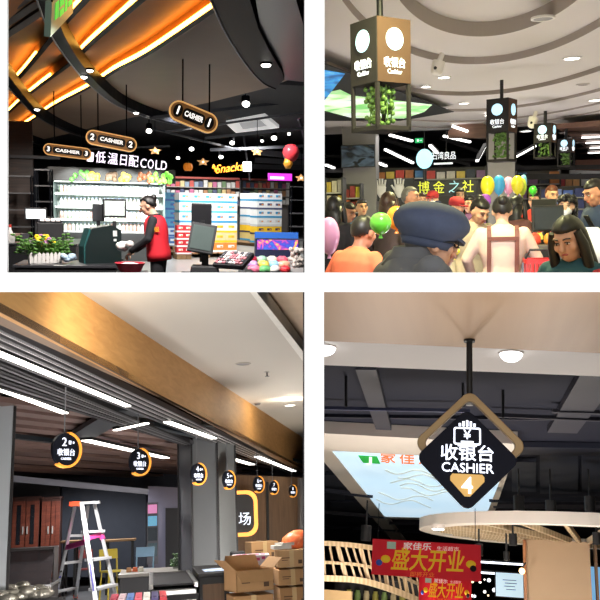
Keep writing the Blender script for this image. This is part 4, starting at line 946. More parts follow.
    bc = [(240, 244, 240), (226, 234, 222), (244, 234, 220), (224, 180, 170), (222, 230, 236), (236, 240, 244), (206, 222, 190)]
    rr_ = random.Random(8); protos = {}
    for i, zz in enumerate(zs):
        n = 26
        for j in range(n):
            cc = bc[rr_.randrange(len(bc))]; key = (cc, i % 2)
            if key not in protos:
                m = MB(); m.use(mat('bottle_%d_%d_%d' % cc, cc, rough=.4)); m.loft([(0, .036, .036), (.01, .042, .042), (.13, .042, .042), (.17, .02, .02), (.2, .018, .018)] if i % 2 == 0 else [(0, .045, .045), (.16, .045, .045), (.165, .03, .03), (.18, .03, .03)], n=12)
                m.use(mat('bottle_cap', (150, 170, 200))).cyl((0, 0, .195 if i % 2 == 0 else .178), (0, 0, .22 if i % 2 == 0 else .2), .02, n=10); protos[key] = m.mesh('bottle')
            o = link('bottle', protos[key]); put(o, R, (cx - w / 2 + .12 + (w - .24) * (j + .5) / n, d + .02, -1.55 + zz + .014))
            tags(o, 'bottle standing in a row on a shelf of the bright cooler', 'bottle', 'bottles in the bright cooler')
    # produce fascia above the cooler
    t = thing(R, 'produce_fascia', 'dark fascia with green and yellow vegetable pictures along the cooler top', 'fascia', (cx, d - .58, a.z + .04)); part('board', MB().box((.1, .05, .1), (w + .35, .05, .34)), mat('fascia_dark', (20, 18, 16), rough=.6), t)
    for px, wd_, col, e in ((84, 20, (70, 140, 50), .3), (95, 8, (220, 190, 50), .5), (112, 9, (90, 70, 50), .1), (126, 11, (226, 196, 60), .5), (145, 10, (120, 70, 40), .2), (156, 12, (110, 214, 60), .6), (167, 8, (120, 220, 70), .6)):
        m = MB(); x = R.at(px, 172, d).x - cx; rr2 = random.Random(px)
        for i in range(9): m.sph((x + rr2.uniform(-.5, .5) * wd_ * d / F, .0, .07 + rr2.uniform(-.1, .1)), (.06, .03, .07), 8, 6)
        part('vegetable_picture', m, mat('veg_%d' % px, col, emit=e, vary=.3), t)
    # --- dark wall and shelf at the side
    woodd = mat_ramp('dark_boards', [(.3, (38, 28, 25)), (.7, (58, 44, 38))], 'noise', 3, .6, 4, rough=.5, stretch=(.4, 3, 8))
    p0, p1 = R.at(-70, 190, 22), R.at(33, 190, 22)
    struct(R, 'wall_side', MB().box(((p0.x + p1.x) / 2, 22.1, .2), (p1.x - p0.x, .1, 3.5)), woodd)
    def rack(lab, x0, x1, y0, d, rows):
        a, b = R.at(x0, y0, d), R.at(x1, y0, d); w = b.x - a.x; h = a.z + 1.55
        t = thing(R, 'metal_rack', lab, 'rack', ((a.x + b.x) / 2, d, -1.55))
        for s in (-1, 1):
            for y in (-.2, .2): part('post', MB().box((s * w / 2, y, h / 2), (.04, .04, h)), black, t)
        for i in range(rows): part('board', MB().box((0, 0, h * (i + 1) / rows - .02), (w, .45, .03)), mat('rack_grey', (70, 70, 72)), t)
        return (a.x + b.x) / 2, w, h
    rack('dark metal rack between the dark wood wall and the bright cooler', 36, 51, 169, 19.8, 6); rack('dark tall rack before the dark wood wall', 2, 32, 175, 21, 5)
    # --- counters
    blk = mat('counter_black', (24, 24, 28)); topm = mat('counter_top', (54, 54, 58), rough=.3)
    def counter(lab, x0, x1, y, d, dep):
        a, b = R.at(x0, y, d), R.at(x1, y, d); w = b.x - a.x; h = a.z + 1.55; t = thing(R, 'checkout_counter', lab, 'checkout', ((a.x + b.x) / 2, d + dep / 2, -1.55))
        part('body', MB().box((0, 0, h / 2 - .02), (w, dep, h - .04)), blk, t, .01); part('worktop', MB().box((0, 0, h - .015), (w + .03, dep + .03, .03)), topm, t, .004); part('kick_plate', MB().box((0, -dep / 2 - .006, .07), (w, .02, .14)), mat('kick_grey', (80, 80, 84)), t)
        return -1.55 + h + .001
    zA = counter('black checkout counter before the dark wood wall', -20, 76, 243, 12.6, 1.6)
    zB = counter('black front counter carrying the flower basket', 14, 116, 265, 9.6, .8)
    zC = counter('black counter in front of the woman in the red vest', 117, 146, 273, 9.15, .38)
    zD = counter('black counter carrying the big checkout terminal', 184, 246, 276, 9.2, .6)
    X = lambda px, d: R.at(px, 220, d).x
    # counter A goods
    d = 13.3
    t = thing(R, 'receipt_printer', 'black receipt printer with paper slips on the counter before the dark wood wall', 'printer', (X(50, d), d, zA), rz=.15)
    part('body', MB().box((0, 0, .15), (.42, .36, .3), top=.92), blk, t, .012); part('lid', MB().box((0, .02, .32), (.36, .26, .04)), mat('lid_dark', (50, 50, 56), rough=.3), t, .008)
    for i in range(4): part('paper_slip', MB().box((-.12 + .08 * i, -.1, .345), (.06, .1, .006), rx=.4), mat('slip_white', (214, 206, 206)), t)
    t = thing(R, 'desk_screen', 'small white lit desk screen behind the black receipt printer', 'screen', (X(36, 14), 14, zA), rz=.1); part('base', MB().box((0, 0, .01), (.2, .16, .02)), blk, t); part('neck', MB().box((0, .03, .16), (.04, .03, .3)), blk, t)
    part('monitor', MB().box((0, 0, .42), (.36, .04, .2)), blk, t, .006); part('display', MB().box((0, -.023, .42), (.31, .006, .155)), glow('screen_pale', (226, 236, 240), .95), t)
    t = thing(R, 'spray_bottle', 'white spray bottle on the counter before the dark wood wall', 'bottle', (X(10, 13.2), 13.2, zA)); part('body', MB().loft([(0, .04, .04), (.14, .042, .042), (.18, .018, .018), (.22, .018, .018)], n=14), mat('spray_white', (210, 206, 206)), t); part('nozzle', MB().box((-.02, 0, .24), (.08, .03, .04)), mat('spray_red', (190, 60, 50)), t)
    for i, (px, c_, nm) in enumerate(((3, (170, 50, 44), 'red'), (13, (206, 204, 200), 'white'), (19, (140, 110, 100), 'brown'), (24, (60, 60, 66), 'dark'))):
        solo(R, 'small_box', MB().box((0, 0, .07), (.12, .1, .14)).box((0, -.052, .08), (.07, .004, .05)), mat('sbox_%d' % i, c_, vary=.3, scale=20), nm + ' small box on the counter edge before the dark wood wall', 'box', (X(px, 12.9), 12.85, zA), rz=.2 * i)
    # flower basket on counter B
    d = 9.95; wk = mat('picket_white', (222, 218, 214), rough=.6); t = thing(R, 'flower_basket', 'white picket basket of yellow and lilac flowers on the front counter', 'flowers', (X(44, d), d, zB), rz=.25)
    m = MB(); m.box((0, 0, .015), (.36, .16, .02)); part('tray', m, wk, t)
    for i in range(8):
        for sy in (-1, 1): part('picket', MB().prism([(-.02, 0), (.02, 0), (.02, .11), (0, .135), (-.02, .11)], .012, TR((-.16 + .046 * i, sy * .085, .0)) @ FACE), wk, t)
    lf = MB(); r = random.Random(2); gr = mat('leaf_green3', (74, 122, 40), rough=.6, vary=.35)
    for i in range(150):
        a_ = r.random() * 2 * PI; L = .1 + .16 * r.random(); bx = r.uniform(-.14, .14); e = V((bx + math.cos(a_) * L * 1.1, math.sin(a_) * L * .6, .1 + L * r.uniform(.1, 1)))
        lf.bar((bx, 0, .08), e, .006); lf.sph(e, (.03, .016, .014), 6, 4)
    part('foliage', lf, gr, t)
    for i in range(26):
        yy = r.uniform(0, 1); x_ = -.12 + .24 * yy; fl = MB(); p = V((r.uniform(-.1, .12), r.uniform(-.1, .06), .22 + .1 * r.random()))
        for j in range(6): fl.sph(p + V((.018 * math.cos(j * PI / 3), 0, .018 * math.sin(j * PI / 3))), (.014, .008, .014), 6, 4)
        part('flower', fl, mat('petal_yellow', (240, 208, 30), emit=.15) if i < 20 else mat('petal_lilac', (190, 130, 180)), t)
    m = MB(); r = random.Random(6)
    for i in range(10): m.sph((r.uniform(-.08, .08), r.uniform(-.05, .05), .04 + r.random() * .06), (.05, .04, .035), 8, 6)
    solo(R, 'tissue_pack', m, mat('tissue_blue', (176, 200, 220), rough=.5, vary=.2, scale=25), 'crumpled pale blue tissue pack beside the flower basket', 'tissues', (X(68, d), 9.9, zB))
    # dark wedge terminal on counter B
    t = thing(R, 'checkout_terminal', 'big dark green wedge-shaped checkout terminal on the front counter', 'register', (X(99, 10.1), 10.05, zB), rz=.35)
    m = MB(); m.prism([(-.2, 0), (.24, 0), (.24, .4), (.12, .46), (-.12, .42), (-.2, .2)], .26, TR((0, .13, 0)) @ FACE); part('body', m, mat('terminal_green', (16, 30, 30), rough=.4), t, .015)
    part('side_edge', MB().prism([(-.215, 0), (-.19, 0), (-.19, .2), (-.13, .4), (-.145, .42), (-.215, .2)], .24, TR((0, .12, 0)) @ FACE), mat('terminal_teal', (36, 92, 92), rough=.4), t); part('label', MB().box((.16, -.134, .36), (.05, .006, .07)).box((.16, -.134, .28), (.035, .006, .03)), mat('label_white', (206, 208, 208)), t)
    t = thing(R, 'checkout_monitor', 'black checkout monitor with pale screen before the bright cooler', 'monitor', (X(114, 10.3), 10.45, zB), rz=.12)
    part('base', MB().box((0, 0, .01), (.2, .14, .02)), blk, t); part('neck', MB().box((0, .03, .25), (.05, .04, .5)), blk, t); part('monitor', MB().box((0, 0, .66), (.29, .045, .235), rx=-.08), blk, t, .008); part('display', MB().box((0, -.026, .66), (.245, .006, .185), rx=-.08), glow('display_pale', (190, 204, 198), .3), t)
    t = thing(R, 'customer_display', 'dark customer display beside the checkout monitor', 'display', (X(97.5, 10.4), 10.55, zB)); part('neck', MB().box((0, 0, .25), (.05, .04, .5)), blk, t); part('case', MB().box((0, 0, .6), (.15, .06, .22)), mat('case_dark', (44, 46, 50)), t, .006); part('base', MB().box((0, 0, .01), (.16, .12, .02)), blk, t)
    # --- woman in the red vest
    def vest(t, U, H, h):
        m = MB(); m.loft([(z_, x * 1.17, y * 1.24, 0, .01) for z_, x, y in ((.86, .17, .12), (.95, .175, .122), (1.08, .15, .11), (1.2, .165, .118), (1.3, .172, .116), (1.385, .15, .098))] + [(1.43, .1, .076, 0, .01)], U, 24, 2.4)
        o = part('vest', m, mat('vest_red', (206, 28, 44), rough=.7, vary=.06), t); e = MB(); e.box((-.19, .05, 1.26), (.02, .09, .07)); 
        e = MB(); e.text('收银', .07, U @ TR((.205, .02, 1.25), 0, 0, PI / 2) @ FACE, .006); part('lettering', e, mat('vest_gold', (236, 170, 50), emit=.2), o)
    person(R, 'cashier in a red vest over black sleeves bending over the counter', R.at(148, 206, 9.9), rz=-1.75, top=mat('cloth_black', (26, 26, 30), rough=.8), bottom=mat('trouser_black', (26, 26, 30), rough=.8), hair='bun', skin=2, head=(.28, 0, 0), lean=.12, arms=[((.23, -.06, 1.15), (.14, -.3, 1.02)), ((.23, -.06, 1.15), (.14, -.3, 1.02))], extra=vest, vox=.009)
    m = MB(); r = random.Random(12)
    for i in range(9): m.sph((r.uniform(-.07, .07), r.uniform(-.05, .05), r.uniform(-.03, .04)), (.05, .04, .04), 8, 6)
    solo(R, 'plastic_bag', m, mat('bag_milky', (226, 226, 222), rough=.3), 'milky plastic bag held over the counter by the cashier', 'bag', R.at(125, 246, 9.7))
    t = thing(R, 'basin', 'red round basin with white contents in front of the cashier', 'basin', (X(130, 9.4), 9.35, zC)); m = MB(); rw = mat('basin_red', (196, 40, 60), rough=.4)
    m.loft([(0, .12, .12), (.09, .165, .165), (.1, .175, .175)], n=28, caps=False); m.loft([(.1, .175, .175), (.1, .16, .16), (.085, .158, .158), (.06, .145, .145)], n=28, caps=False); m.cyl((0, 0, 0), (0, 0, .01), .12, n=28); part('bowl', m, rw, t); part('contents', MB().sph((0, 0, .055), (.14, .14, .05), 20, 8), mat('basin_white', (214, 212, 214), vary=.15, scale=30), t)
    # --- big checkout terminal in front
    d = 9.45; t = thing(R, 'checkout_terminal', 'big black checkout terminal with tilted touch screen and keypad in front', 'register', (X(205, d), d, zD), rz=-.1); k = d / F
    part('base', MB().box((0, .05, .05), (.34, .34, .1), top=.9), blk, t, .012); part('neck', MB().box((.0, .1, .2), (.08, .07, .24)), blk, t, .01)
    mo = part('touch_screen', MB().box((-.03, -.02, .42), (.3, .045, .36), rx=-.35, ry=.16), blk, t, .01); part('display', MB().box((-.03, -.046, .43), (.245, .006, .29), rx=-.35, ry=.16), mat('display_sage', (78, 88, 86), rough=.12, emit=.12), mo)
    part('customer_display', MB().box((-.05, .2, .68), (.24, .05, .29), rx=.12), blk, t, .01); part('rear_neck', MB().box((-.04, .17, .38), (.05, .05, .5)), blk, t)
    kp = MB().box((.34, -.06, .17), (.4, .32, .06), rx=.45, rz=-.5); kpart = part('keypad', kp, blk, t, .01)
    KM = TR((.34, -.06, .17), .45, 0, -.5) @ TR((0, 0, .036), s=(1.16, 1.16, 1)); r = random.Random(4); kk = {}
    for row in range(5):
        for col in range(8):
            c_ = r.choice(('key_pink', 'key_white', 'key_grey')); kk.setdefault(c_, MB()).box((-.135 + .0386 * col, -.1 + .05 * row, 0), (.028, .034, .018), M=KM)
    for n_, mb in kk.items(): part('keys', mb, mat(n_, dict(key_pink=(206, 130, 140), key_white=(222, 214, 214), key_grey=(90, 90, 96))[n_]), kpart)
    # --- pallets of boxed goods
    def stack(lab, name, px, y0, y1, d, yaw, nx, ny, nz, bx, by, cols_, grp, bandc):
        c = R.at(px, y0, d); O = V((c.x, d, -1.55)); T_ = Matrix.Rotation(yaw, 3, 'Z'); H = c.z + 1.55; hz = (H - .14) / nz
        t = thing(R, 'pallet', 'wooden pallet under the ' + lab, 'pallet', O, yaw); pm = mat('pallet_wood', (140, 110, 76), rough=.8)
        for i in range(6): part('board', MB().box((-nx * bx / 2 + (i + .5) * nx * bx / 6, ny * by / 2, .115), (nx * bx / 6 * .8, ny * by, .025)), pm, t)
        for i in range(3): part('block', MB().box((-nx * bx / 2 + (i + .5) * nx * bx / 3 * .98, ny * by / 2, .05), (.12, ny * by, .1)), pm, t)
        for iz in range(nz):
            cc, bd = cols_[min(iz, len(cols_) - 1)], bandc[min(iz, len(bandc) - 1)]
            for ix in range(nx):
                for iy in range(ny):
                    if ix < nx - 1 and iy > 0: continue
                    m = MB(); g = .006; w_, d_ = bx - g, by - g
                    m.use(mat('carton_%d_%d_%d' % cc, cc, rough=.6, vary=.06)).box((0, 0, hz / 2), (w_, d_, hz - .005))
                    m.use(mat('band_%d_%d_%d' % bd, bd, rough=.5)).box((0, 0, hz * .16), (w_ + .004, d_ + .004, hz * .22)); m.box((0, -d_ / 2 - .002, hz * .66), (w_ * .55, .004, hz * .26)); m.box((w_ / 2 + .002, 0, hz * .66), (.004, d_ * .55, hz * .26))
                    m.use(mat('mark_orange', (230, 150, 60))).box((w_ * .12, -d_ / 2 - .004, hz * .62), (w_ * .2, .003, hz * .14))
                    p = O + T_ @ V((-nx * bx / 2 + (ix + .5) * bx, (iy + .5) * by, .13 + iz * hz))
                    solo(R, name, m, None, 'carton of the ' + lab, 'box', p, rz=yaw, group='cartons of the ' + lab)
    W_, B_, Y_, O_ = (226, 230, 228), (60, 150, 196), (240, 196, 40), (232, 140, 60)
    stack('tall white and blue stack behind the front checkout terminal', 'carton', 209, 193, 252, 22.2, .32, 5, 4, 6, .34, .4, [O_, (236, 200, 150), W_, W_, W_, W_], '', [W_, Y_, Y_, B_, (90, 180, 200), B_])
    stack('second white stack deeper in the aisle towards the side wall', 'carton', 270, 193, 240, 28, .5, 3, 5, 6, .36, .42, [(210, 190, 120), Y_, W_, W_, W_, W_], '', [B_, (60, 60, 80), (200, 206, 206), B_, (80, 90, 120), B_])
    stack('low red drink stack left of the tall white stack', 'carton', 184.5, 225, 254, 21.4, .2, 2, 2, 4, .2, .26, [(196, 34, 44)], '', [(226, 220, 220)])
    stack('blue goods stack behind the cashier in the red vest', 'carton', 168, 192, 246, 25.5, .15, 2, 2, 6, .34, .34, [(70, 110, 170), (190, 210, 226), (80, 150, 190)], '', [(220, 226, 230), (60, 100, 170)])
    # yellow posts of the tall stack
    # --- far shelves with goods
    r = random.Random(31); pal = [(206, 90, 80), (232, 206, 150), (150, 170, 190), (226, 226, 220), (200, 150, 110), (120, 150, 110), (210, 120, 160), (90, 100, 130)]
    def gond(lab, x0, x1, y0, d, rows, n):
        a, b = R.at(x0, y0, d), R.at(x1, y0, d); w = b.x - a.x; top = a.z + 1.55; t = thing(R, 'goods_shelf', lab, 'shelf', ((a.x + b.x) / 2, d, -1.55))
        part('back_panel', MB().box((0, .3, top / 2), (w, .03, top)), mat('shelf_back2', (120, 116, 112)), t); part('sign_rail', MB().box((0, .1, top + .04), (w, .1, .08)), mat('rail_red', (190, 90, 80)), t)
        for s in (-1, 1): part('upright', MB().box((s * w / 2, .1, top / 2), (.05, .5, top)), mat('shelf_post', (52, 50, 52)), t)
        for i in range(rows):
            zz = top - .34 * (i + 1); part('board', MB().box((0, .08, zz), (w, .42, .03)), mat('shelf_board', (168, 162, 154)), t)
            for j in range(n):
                cc = pal[r.randrange(len(pal))]; hh = r.uniform(.18, .28); m = MB().box((0, 0, hh / 2), (w / n * .82, .18, hh)); m.box((0, -.092, hh * .6), (w / n * .5, .004, hh * .3))
                solo(R, 'goods_packet', m, mat('goods_%d_%d_%d' % cc, cc, vary=.35, scale=9), 'packet of goods on the ' + lab, 'packet', ((a.x + b.x) / 2 - w / 2 + w * (j + .5) / n, d + .02, -1.55 + zz + .016), group='packets on the ' + lab)
    gond('long far shelf behind the tall white stack', 166, 240, 178, 33, 3, 16); gond('far shelf beyond the second white stack', 242, 290, 180, 35, 3, 12)
    t = rack('black tall rack at the hall side wall beyond the candy box', 291, 306, 186, 25, 5)
    # --- candy table in the corner
    zE = counter('low dark candy table in the corner beside the keypad', 246, 306, 273, 9.7, .95)
    sx_ = X(278, 10) ; st = MB()
    for y0_, h_ in ((9.86, .05), (10.0, .1), (10.14, .15)): st.box((0, (y0_ + 10.62) / 2 - 10.2, h_ / 2), (.68, 10.62 - y0_, h_))
    solo(R, 'display_step', st, mat('step_white', (190, 186, 186)), 'pale stepped stand under the heap of sweets on the candy table', 'stand', (sx_, 10.2, zE))
    t = thing(R, 'candy_display_box', 'blue candy display box with coloured front on the candy table', 'box', (X(278, 10.4), 10.46, zE + .152), rz=-.03); m = MB(); m.box((0, 0, .12), (.58, .16, .24)); part('body', m, mat('display_navy', (22, 30, 60), rough=.4), t, .006)
    part('front_print', MB().box((0, -.083, .16), (.54, .006, .13)), mat_ramp('candy_print', [(.3, (40, 120, 210)), (.45, (70, 60, 190)), (.55, (230, 90, 150)), (.62, (250, 210, 70)), (.75, (60, 190, 160))], 'noise', 8, 1, 2, emit=.2), t); part('header', MB().box((0, .06, .27), (.58, .02, .1)), mat('header_blue', (40, 100, 190), emit=.15), t)
    cn = [('pink', (230, 120, 150)), ('green', (110, 190, 120)), ('white', (232, 228, 226)), ('red', (206, 50, 60)), ('lilac', (190, 160, 214)), ('yellow', (236, 206, 90)), ('pale blue', (150, 200, 226)), ('peach', (240, 180, 150)), ('crimson', (190, 40, 70)), ('mint', (170, 224, 190)), ('cream', (240, 232, 206)), ('rose', (226, 100, 120))]
    for i, (nm, cc) in enumerate(cn):
        m = MB().loft([(0, .055, .045), (.015, .085, .065), (.06, .08, .06), (.085, .04, .03)], n=14); m.box((-.07, 0, .028), (.03, .04, .008)); m.box((.07, 0, .028), (.03, .04, .008))
        solo(R, 'candy_bag', m, mat('candy_%s' % nm.replace(' ', '_'), cc, rough=.3, vary=.25, scale=30), nm + ' bag of sweets heaped on the candy table', 'sweets', (X(253, 10) + .13 * (i % 4), 9.79 + .14 * (i // 4), zE + .001 + .05 * (i // 4)), rz=.5 * i)
    m = MB(); r = random.Random(15)
    for i in range(40):
        a_ = r.random() * 2 * PI; q_ = V((math.cos(a_) * .05, math.sin(a_) * .05, .13)) + V((r.uniform(-.03, .03), r.uniform(-.03, .03), r.uniform(-.1, .1))); m.sph(q_, .03, 6, 5)
    solo(R, 'fluffy_toy', m, mat('fluff', (206, 196, 190), rough=.95), 'fluffy whitish toy at the end of the candy table', 'toy', (X(297, 9.95), 9.96, zE + .055))
    # --- light: unseen fill spots added overhead, four more aimed into the cooler
    for x, y, z, e, c_ in ((-.35, 8.2, 1.75, 150, (1, .95, .9)), (.95, 8.4, 1.75, 120, (1, .96, .92)), (-3.1, 18.5, 1.9, 160, (1, .92, .84)), (-1.6, 12.5, 1.9, 220, (1, .93, .85)), (2.6, 20, 2.2, 260, (1, .97, .94)), (.6, 21, 2.2, 190, (1, .97, .94)), (3.2, 27, 2.3, 260, (1, .97, .94)), (1.0, 30, 2.3, 200, (1, .97, .94))): lamp(R, 'AREA', (x, y, z), e, c_, .9, (x, y + .3, -1.5))
    for px in (75, 100, 125, 150): lamp(R, 'SPOT', (R.at(px, 200, 20).x, 19.6, .5), 170, (.95, 1, .97), .06, (R.at(px, 200, 21.4).x, 21.2, -.05), spot=1.25, blend=.3)
hall1()
# =====================================================================================================
# HALL UNDER FITTING-OUT: WOODEN BEAM, SLAT CEILING, STEP LADDER, CARTONS (lower left opening)
# =====================================================================================================
def carton(R, lab, loc, w, d, h, rz=0, open_=False, group=None, tone=0, name='carton', marks=True):
    cm = mat('cardboard_%d' % tone, ((176, 136, 92), (162, 122, 80), (188, 150, 106))[tone], rough=.85, vary=.08, scale=14)
    tape = mat('box_tape', (198, 168, 120), rough=.35); ink = mat('box_ink', (86, 62, 44), rough=.8)
    t = thing(R, name, lab, 'box', loc, rz, group=group)
    if open_:
        b = MB(); k = .012
        b.box((0, 0, k / 2), (w, d, k))
        for sx in (-1, 1): b.box((sx * (w - k) / 2, 0, h / 2), (k, d, h))
        for sy in (-1, 1): b.box((0, sy * (d - k) / 2, h / 2), (w, k, h))
        part('body', b, cm, t)
        fl = .38 * d
        for sx, a in ((-1, -.75), (1, .6)):
            M = TR((sx * w / 2, 0, h), 0, (PI / 2 + a) if sx < 0 else -(PI / 2 - a) , 0)
            dx, dz = sx * math.cos(.75), math.sin(.75)
            q = [(sx * w / 2, -d / 2, h), (sx * w / 2, d / 2, h), (sx * w / 2 + dx * fl, d / 2, h + dz * fl), (sx * w / 2 + dx * fl, -d / 2, h + dz * fl)]
            part('flap', MB().slab(q, (0, 0, .008)), cm, t)
        for sy, dd, up in ((-1, -.5, -.75), (1, .25, .95)):
            q = [(-w / 2, sy * d / 2, h), (w / 2, sy * d / 2, h), (w / 2 - .03, sy * d / 2 + dd * fl, h + up * fl), (-w / 2 + .03, sy * d / 2 + dd * fl, h + up * fl)]
            part('flap', MB().slab(q, (0, .008, 0)), cm, t)
    else:
        part('body', MB().box((0, 0, h / 2), (w, d, h)), cm, t, .006)
        part('packing_tape', MB().box((0, 0, h / 2), (.05, d + .006, h + .006)), tape, t)
    if marks:
        m = MB(); m.box((-w * .22, -d / 2 - .003, h * .55), (w * .3, .003, h * .05)); m.box((-w * .25, -d / 2 - .003, h * .42), (w * .22, .003, h * .04))
        m.box((w * .3, -d / 2 - .003, h * .3), (w * .14, .003, h * .22)); part('print', m, ink, t)
    return t

def hall3():
    R = R3
    K = dict
    plaster = mat('ceiling_plaster', (196, 190, 180), rough=.85, vary=.02, scale=2)
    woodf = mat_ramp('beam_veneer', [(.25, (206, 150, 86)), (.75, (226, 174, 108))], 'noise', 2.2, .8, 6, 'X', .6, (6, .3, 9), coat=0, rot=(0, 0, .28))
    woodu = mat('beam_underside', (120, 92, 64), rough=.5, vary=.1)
    slat = mat('slat_grey', (84, 82, 84), rough=.45, vary=.1); slatd = mat('slat_dark', (30, 28, 30), rough=.6)
    joist = mat('joist_brown', (128, 102, 94), rough=.6, vary=.15); void = mat('ceiling_void', (26, 23, 24), rough=.9)
    tube_e = glow('tube_glow', (255, 250, 240), 4.5); black = mat('black_paint', (12, 12, 14)); grey = mat('stone_grey', (120, 122, 126), rough=.5, vary=.06)
    # --- beam
    zl = 1.1
    P0, P1 = R.onz(0, 312, zl), R.onz(305, 470, zl)
    dirv = (P1 - P0).normalized(); nrm = V((dirv.y, -dirv.x, 0))      # towards the white ceiling side
    on = lambda px, py: R.onp(px, py, P0, nrm)
    lo = [R.onz(x, 312 + (470 - 312) / 305 * x, zl) for x in (-20, 0, 60, 120, 180, 240, 305, 308)]
    up = [on(*p) for p in ((308, 441), (305, 439), (155, 341), (80, 292), (71, 286), (-30, 286))]
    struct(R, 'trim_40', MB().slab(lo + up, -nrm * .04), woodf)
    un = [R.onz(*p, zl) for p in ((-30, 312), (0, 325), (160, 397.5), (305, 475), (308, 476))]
    struct(R, 'trim_41', MB().slab([lo[0]] + lo[1:] + un[::-1], (0, 0, .05)), woodu)
    # --- white ceiling with a stepped cove
    A, B = on(80, 292), on(305, 439); N = (B - A).cross(V((dirv.y, -dirv.x, 0))).normalized()
    if N.z < 0: N = -N
    oc = lambda px, py, h=0: R.onp(px, py, A + N * h, N)
    wall_pts = [on(-30, 219) + N * 0, oc(308, 441)]
    struct(R, 'ceiling', MB().slab([oc(71, 286), oc(80, 292), oc(155, 341), oc(305, 439), oc(308, 441), oc(308, 367), oc(305, 364), oc(250, 292), oc(246, 286)], N * .05), plaster)
    struct(R, 'trim_42', MB().slab([oc(250, 292, -.01), oc(246, 286, -.01), oc(252, 286, -.01), oc(256.5, 292, -.01), oc(305, 354, -.01), oc(308, 357, -.01), oc(308, 367, -.01), oc(305, 364, -.01)], N * .12), mat('cove_white', (226, 222, 214), rough=.7))
    struct(R, 'ceiling', MB().slab([oc(243, 286, .14), oc(306, 384, .14), oc(306, 286, .14)], N * .05), mat('cove_tan', (196, 172, 146), rough=.8))
    plate(R, 'ceiling', 4.0, 11.5, 1.13, 3.35, .03, void); plate(R, 'ceiling', 11.5, 36, 3.35, 3.4, .1, void)
    # ceiling fittings
    p = oc(243, 363.5, -.004); Mz = N.rotation_difference(V((0, 0, 1)))
    def fit(name, lab, cat, px, py): return thing(R, name, lab, cat, oc(px, py))
    t = fit('ceiling_speaker', 'round grey speaker grille set in the white ceiling beside the wooden beam', 'speaker', 243, 363.5)
    part('grille', MB().cyl((0, 0, -.006), (0, 0, .01), .075, n=28), mat('grille_grey', (150, 148, 148), rough=.8), t)
    part('rim', MB().ring(ell(.085, n=28), ell(.074, n=28), .012, z0=-.01), plaster, t)
    t = fit('sprinkler', 'small metal sprinkler head on the white ceiling behind the round speaker grille', 'sprinkler', 267, 372)
    part('rose', MB().cyl((0, 0, -.006), (0, 0, .01), .035, n=16), mat('nickel', (170, 165, 160)), t)
    part('stem', MB().cyl((0, 0, -.05), (0, 0, 0), .01, n=8), slat, t); part('deflector', MB().cyl((0, 0, -.055), (0, 0, -.05), .028, n=12), slat, t)
    t = fit('smoke_sensor', 'small dark round sensor on the white ceiling close to the wooden beam', 'sensor', 257.5, 403)
    part('cover', MB().loft([(-.035, .03, .03), (-.02, .05, .05), (0, .055, .055)], n=18), slat, t); part('base', MB().cyl((0, 0, -.01), (0, 0, .01), .065, n=18), mat('nickel', (170, 165, 160)), t)
    t = fit('downlight', 'round lit downlight in the white ceiling at the far end of the wooden beam', 'downlight', 290, 405)
    part('lens', MB().cyl((0, 0, -.008), (0, 0, .01), .085, n=24), tube_e, t); part('rim', MB().ring(ell(.1, n=24), ell(.084, n=24), .012, z0=-.01), plaster, t)
    # --- slat ceiling
    zs = 1.15
    def slatbar(i, a, b, wpx, m, z=zs, name='trim'):
        qa, qb = R.onz(*a, z), R.onz(*b, z)
        c, d = R.onz(a[0], a[1] + wpx[0], z), R.onz(b[0], b[1] + wpx[1], z)
        struct(R, 'trim_%d' % i, MB().slab([qa, qb, d, c], (0, 0, .06)), m)
    for k in range(5):
        slatbar(50 + k, (-20, 320 + 7.2 * k), (305, 475.2 + 1.1 * k), (3.4, .6), slat)
    for k in range(4):
        slatbar(55 + k, (-20, 322.8 + 7.2 * k), (305, 475.8 + 1.1 * k), (1.2, .25), mat('slat_edge', (190, 186, 186), rough=.4), zs - .004)
    for k in range(7):
        slatbar(60 + k, (-20, 354 + 4.4 * k), (200 + 8 * k, 447 + 3 * k), (2.2, .9), slat if k % 2 else slatd)
    for k in range(9):
        y = 399 + 8.2 * k
        slatbar(70 + k, (-20, y), (170 + 12 * k, y + 26 - k), (4.6, 3.2), joist, 1.26)
    for k in range(6):
        slatbar(80 + k, (120, 436 + 6 * k), (310, 470 + 3.4 * k), (3, 1.6), joist, 1.28)
    flat(R, 'ceiling', [(-60, 300), (340, 486), (340, 500), (-60, 500)], 1.34, .04, void)
    # ducts under the slats
    for i, (a, b, wd) in enumerate((((62, 446), (128, 408), .34), ((84, 440), (132, 412), .1), ((104, 408), (215, 425), .12), ((150, 424), (300, 462), .12), ((12, 436), (60, 442), .1))):
        struct(R, 'trim_%d' % (90 + i), MB().bar(R.onz(*a, 1.2), R.onz(*b, 1.2), wd, .06), mat('duct_teal', (24, 32, 38), rough=.5))
    # light tubes
    def tube(lab, a, b, wpx, z):
        pa, pb = R.onz(*a, z), R.onz(*b, z); d = (pb - pa); c = (pa + pb) / 2; L = d.length
        rz = math.atan2(-d.x, d.y); t = thing(R, 'light_tube', lab, 'light tube', c, rz)
        w = wpx
        part('housing', MB().box((0, 0, .035), (w * 1.2, L, .04)), slatd, t); part('diffuser', MB().box((0, 0, .008), (w, L, .014)), tube_e, t)
    tube('longest white light tube running beside the wooden beam over the slat ceiling', (-20, 347), (128, 407), .06, 1.13)
    tube('broad white light tube above the pale side pillar', (-20, 383), (65, 414), .07, 1.16)
    tube('short white light tube beyond the end of the longest tube', (115, 431), (147, 424), .06, 1.12)
    tube('white light tube above the oval hanging sign nearest the gloomy shelves', (86, 441), (166, 458.5), .14, 1.12)
    tube('white light tube right over the grey pillar', (167, 422.5), (214, 439), .09, 1.12)
    tube('white light tube in front of the grey pillar top', (206, 452), (229, 458), .14, 1.12)
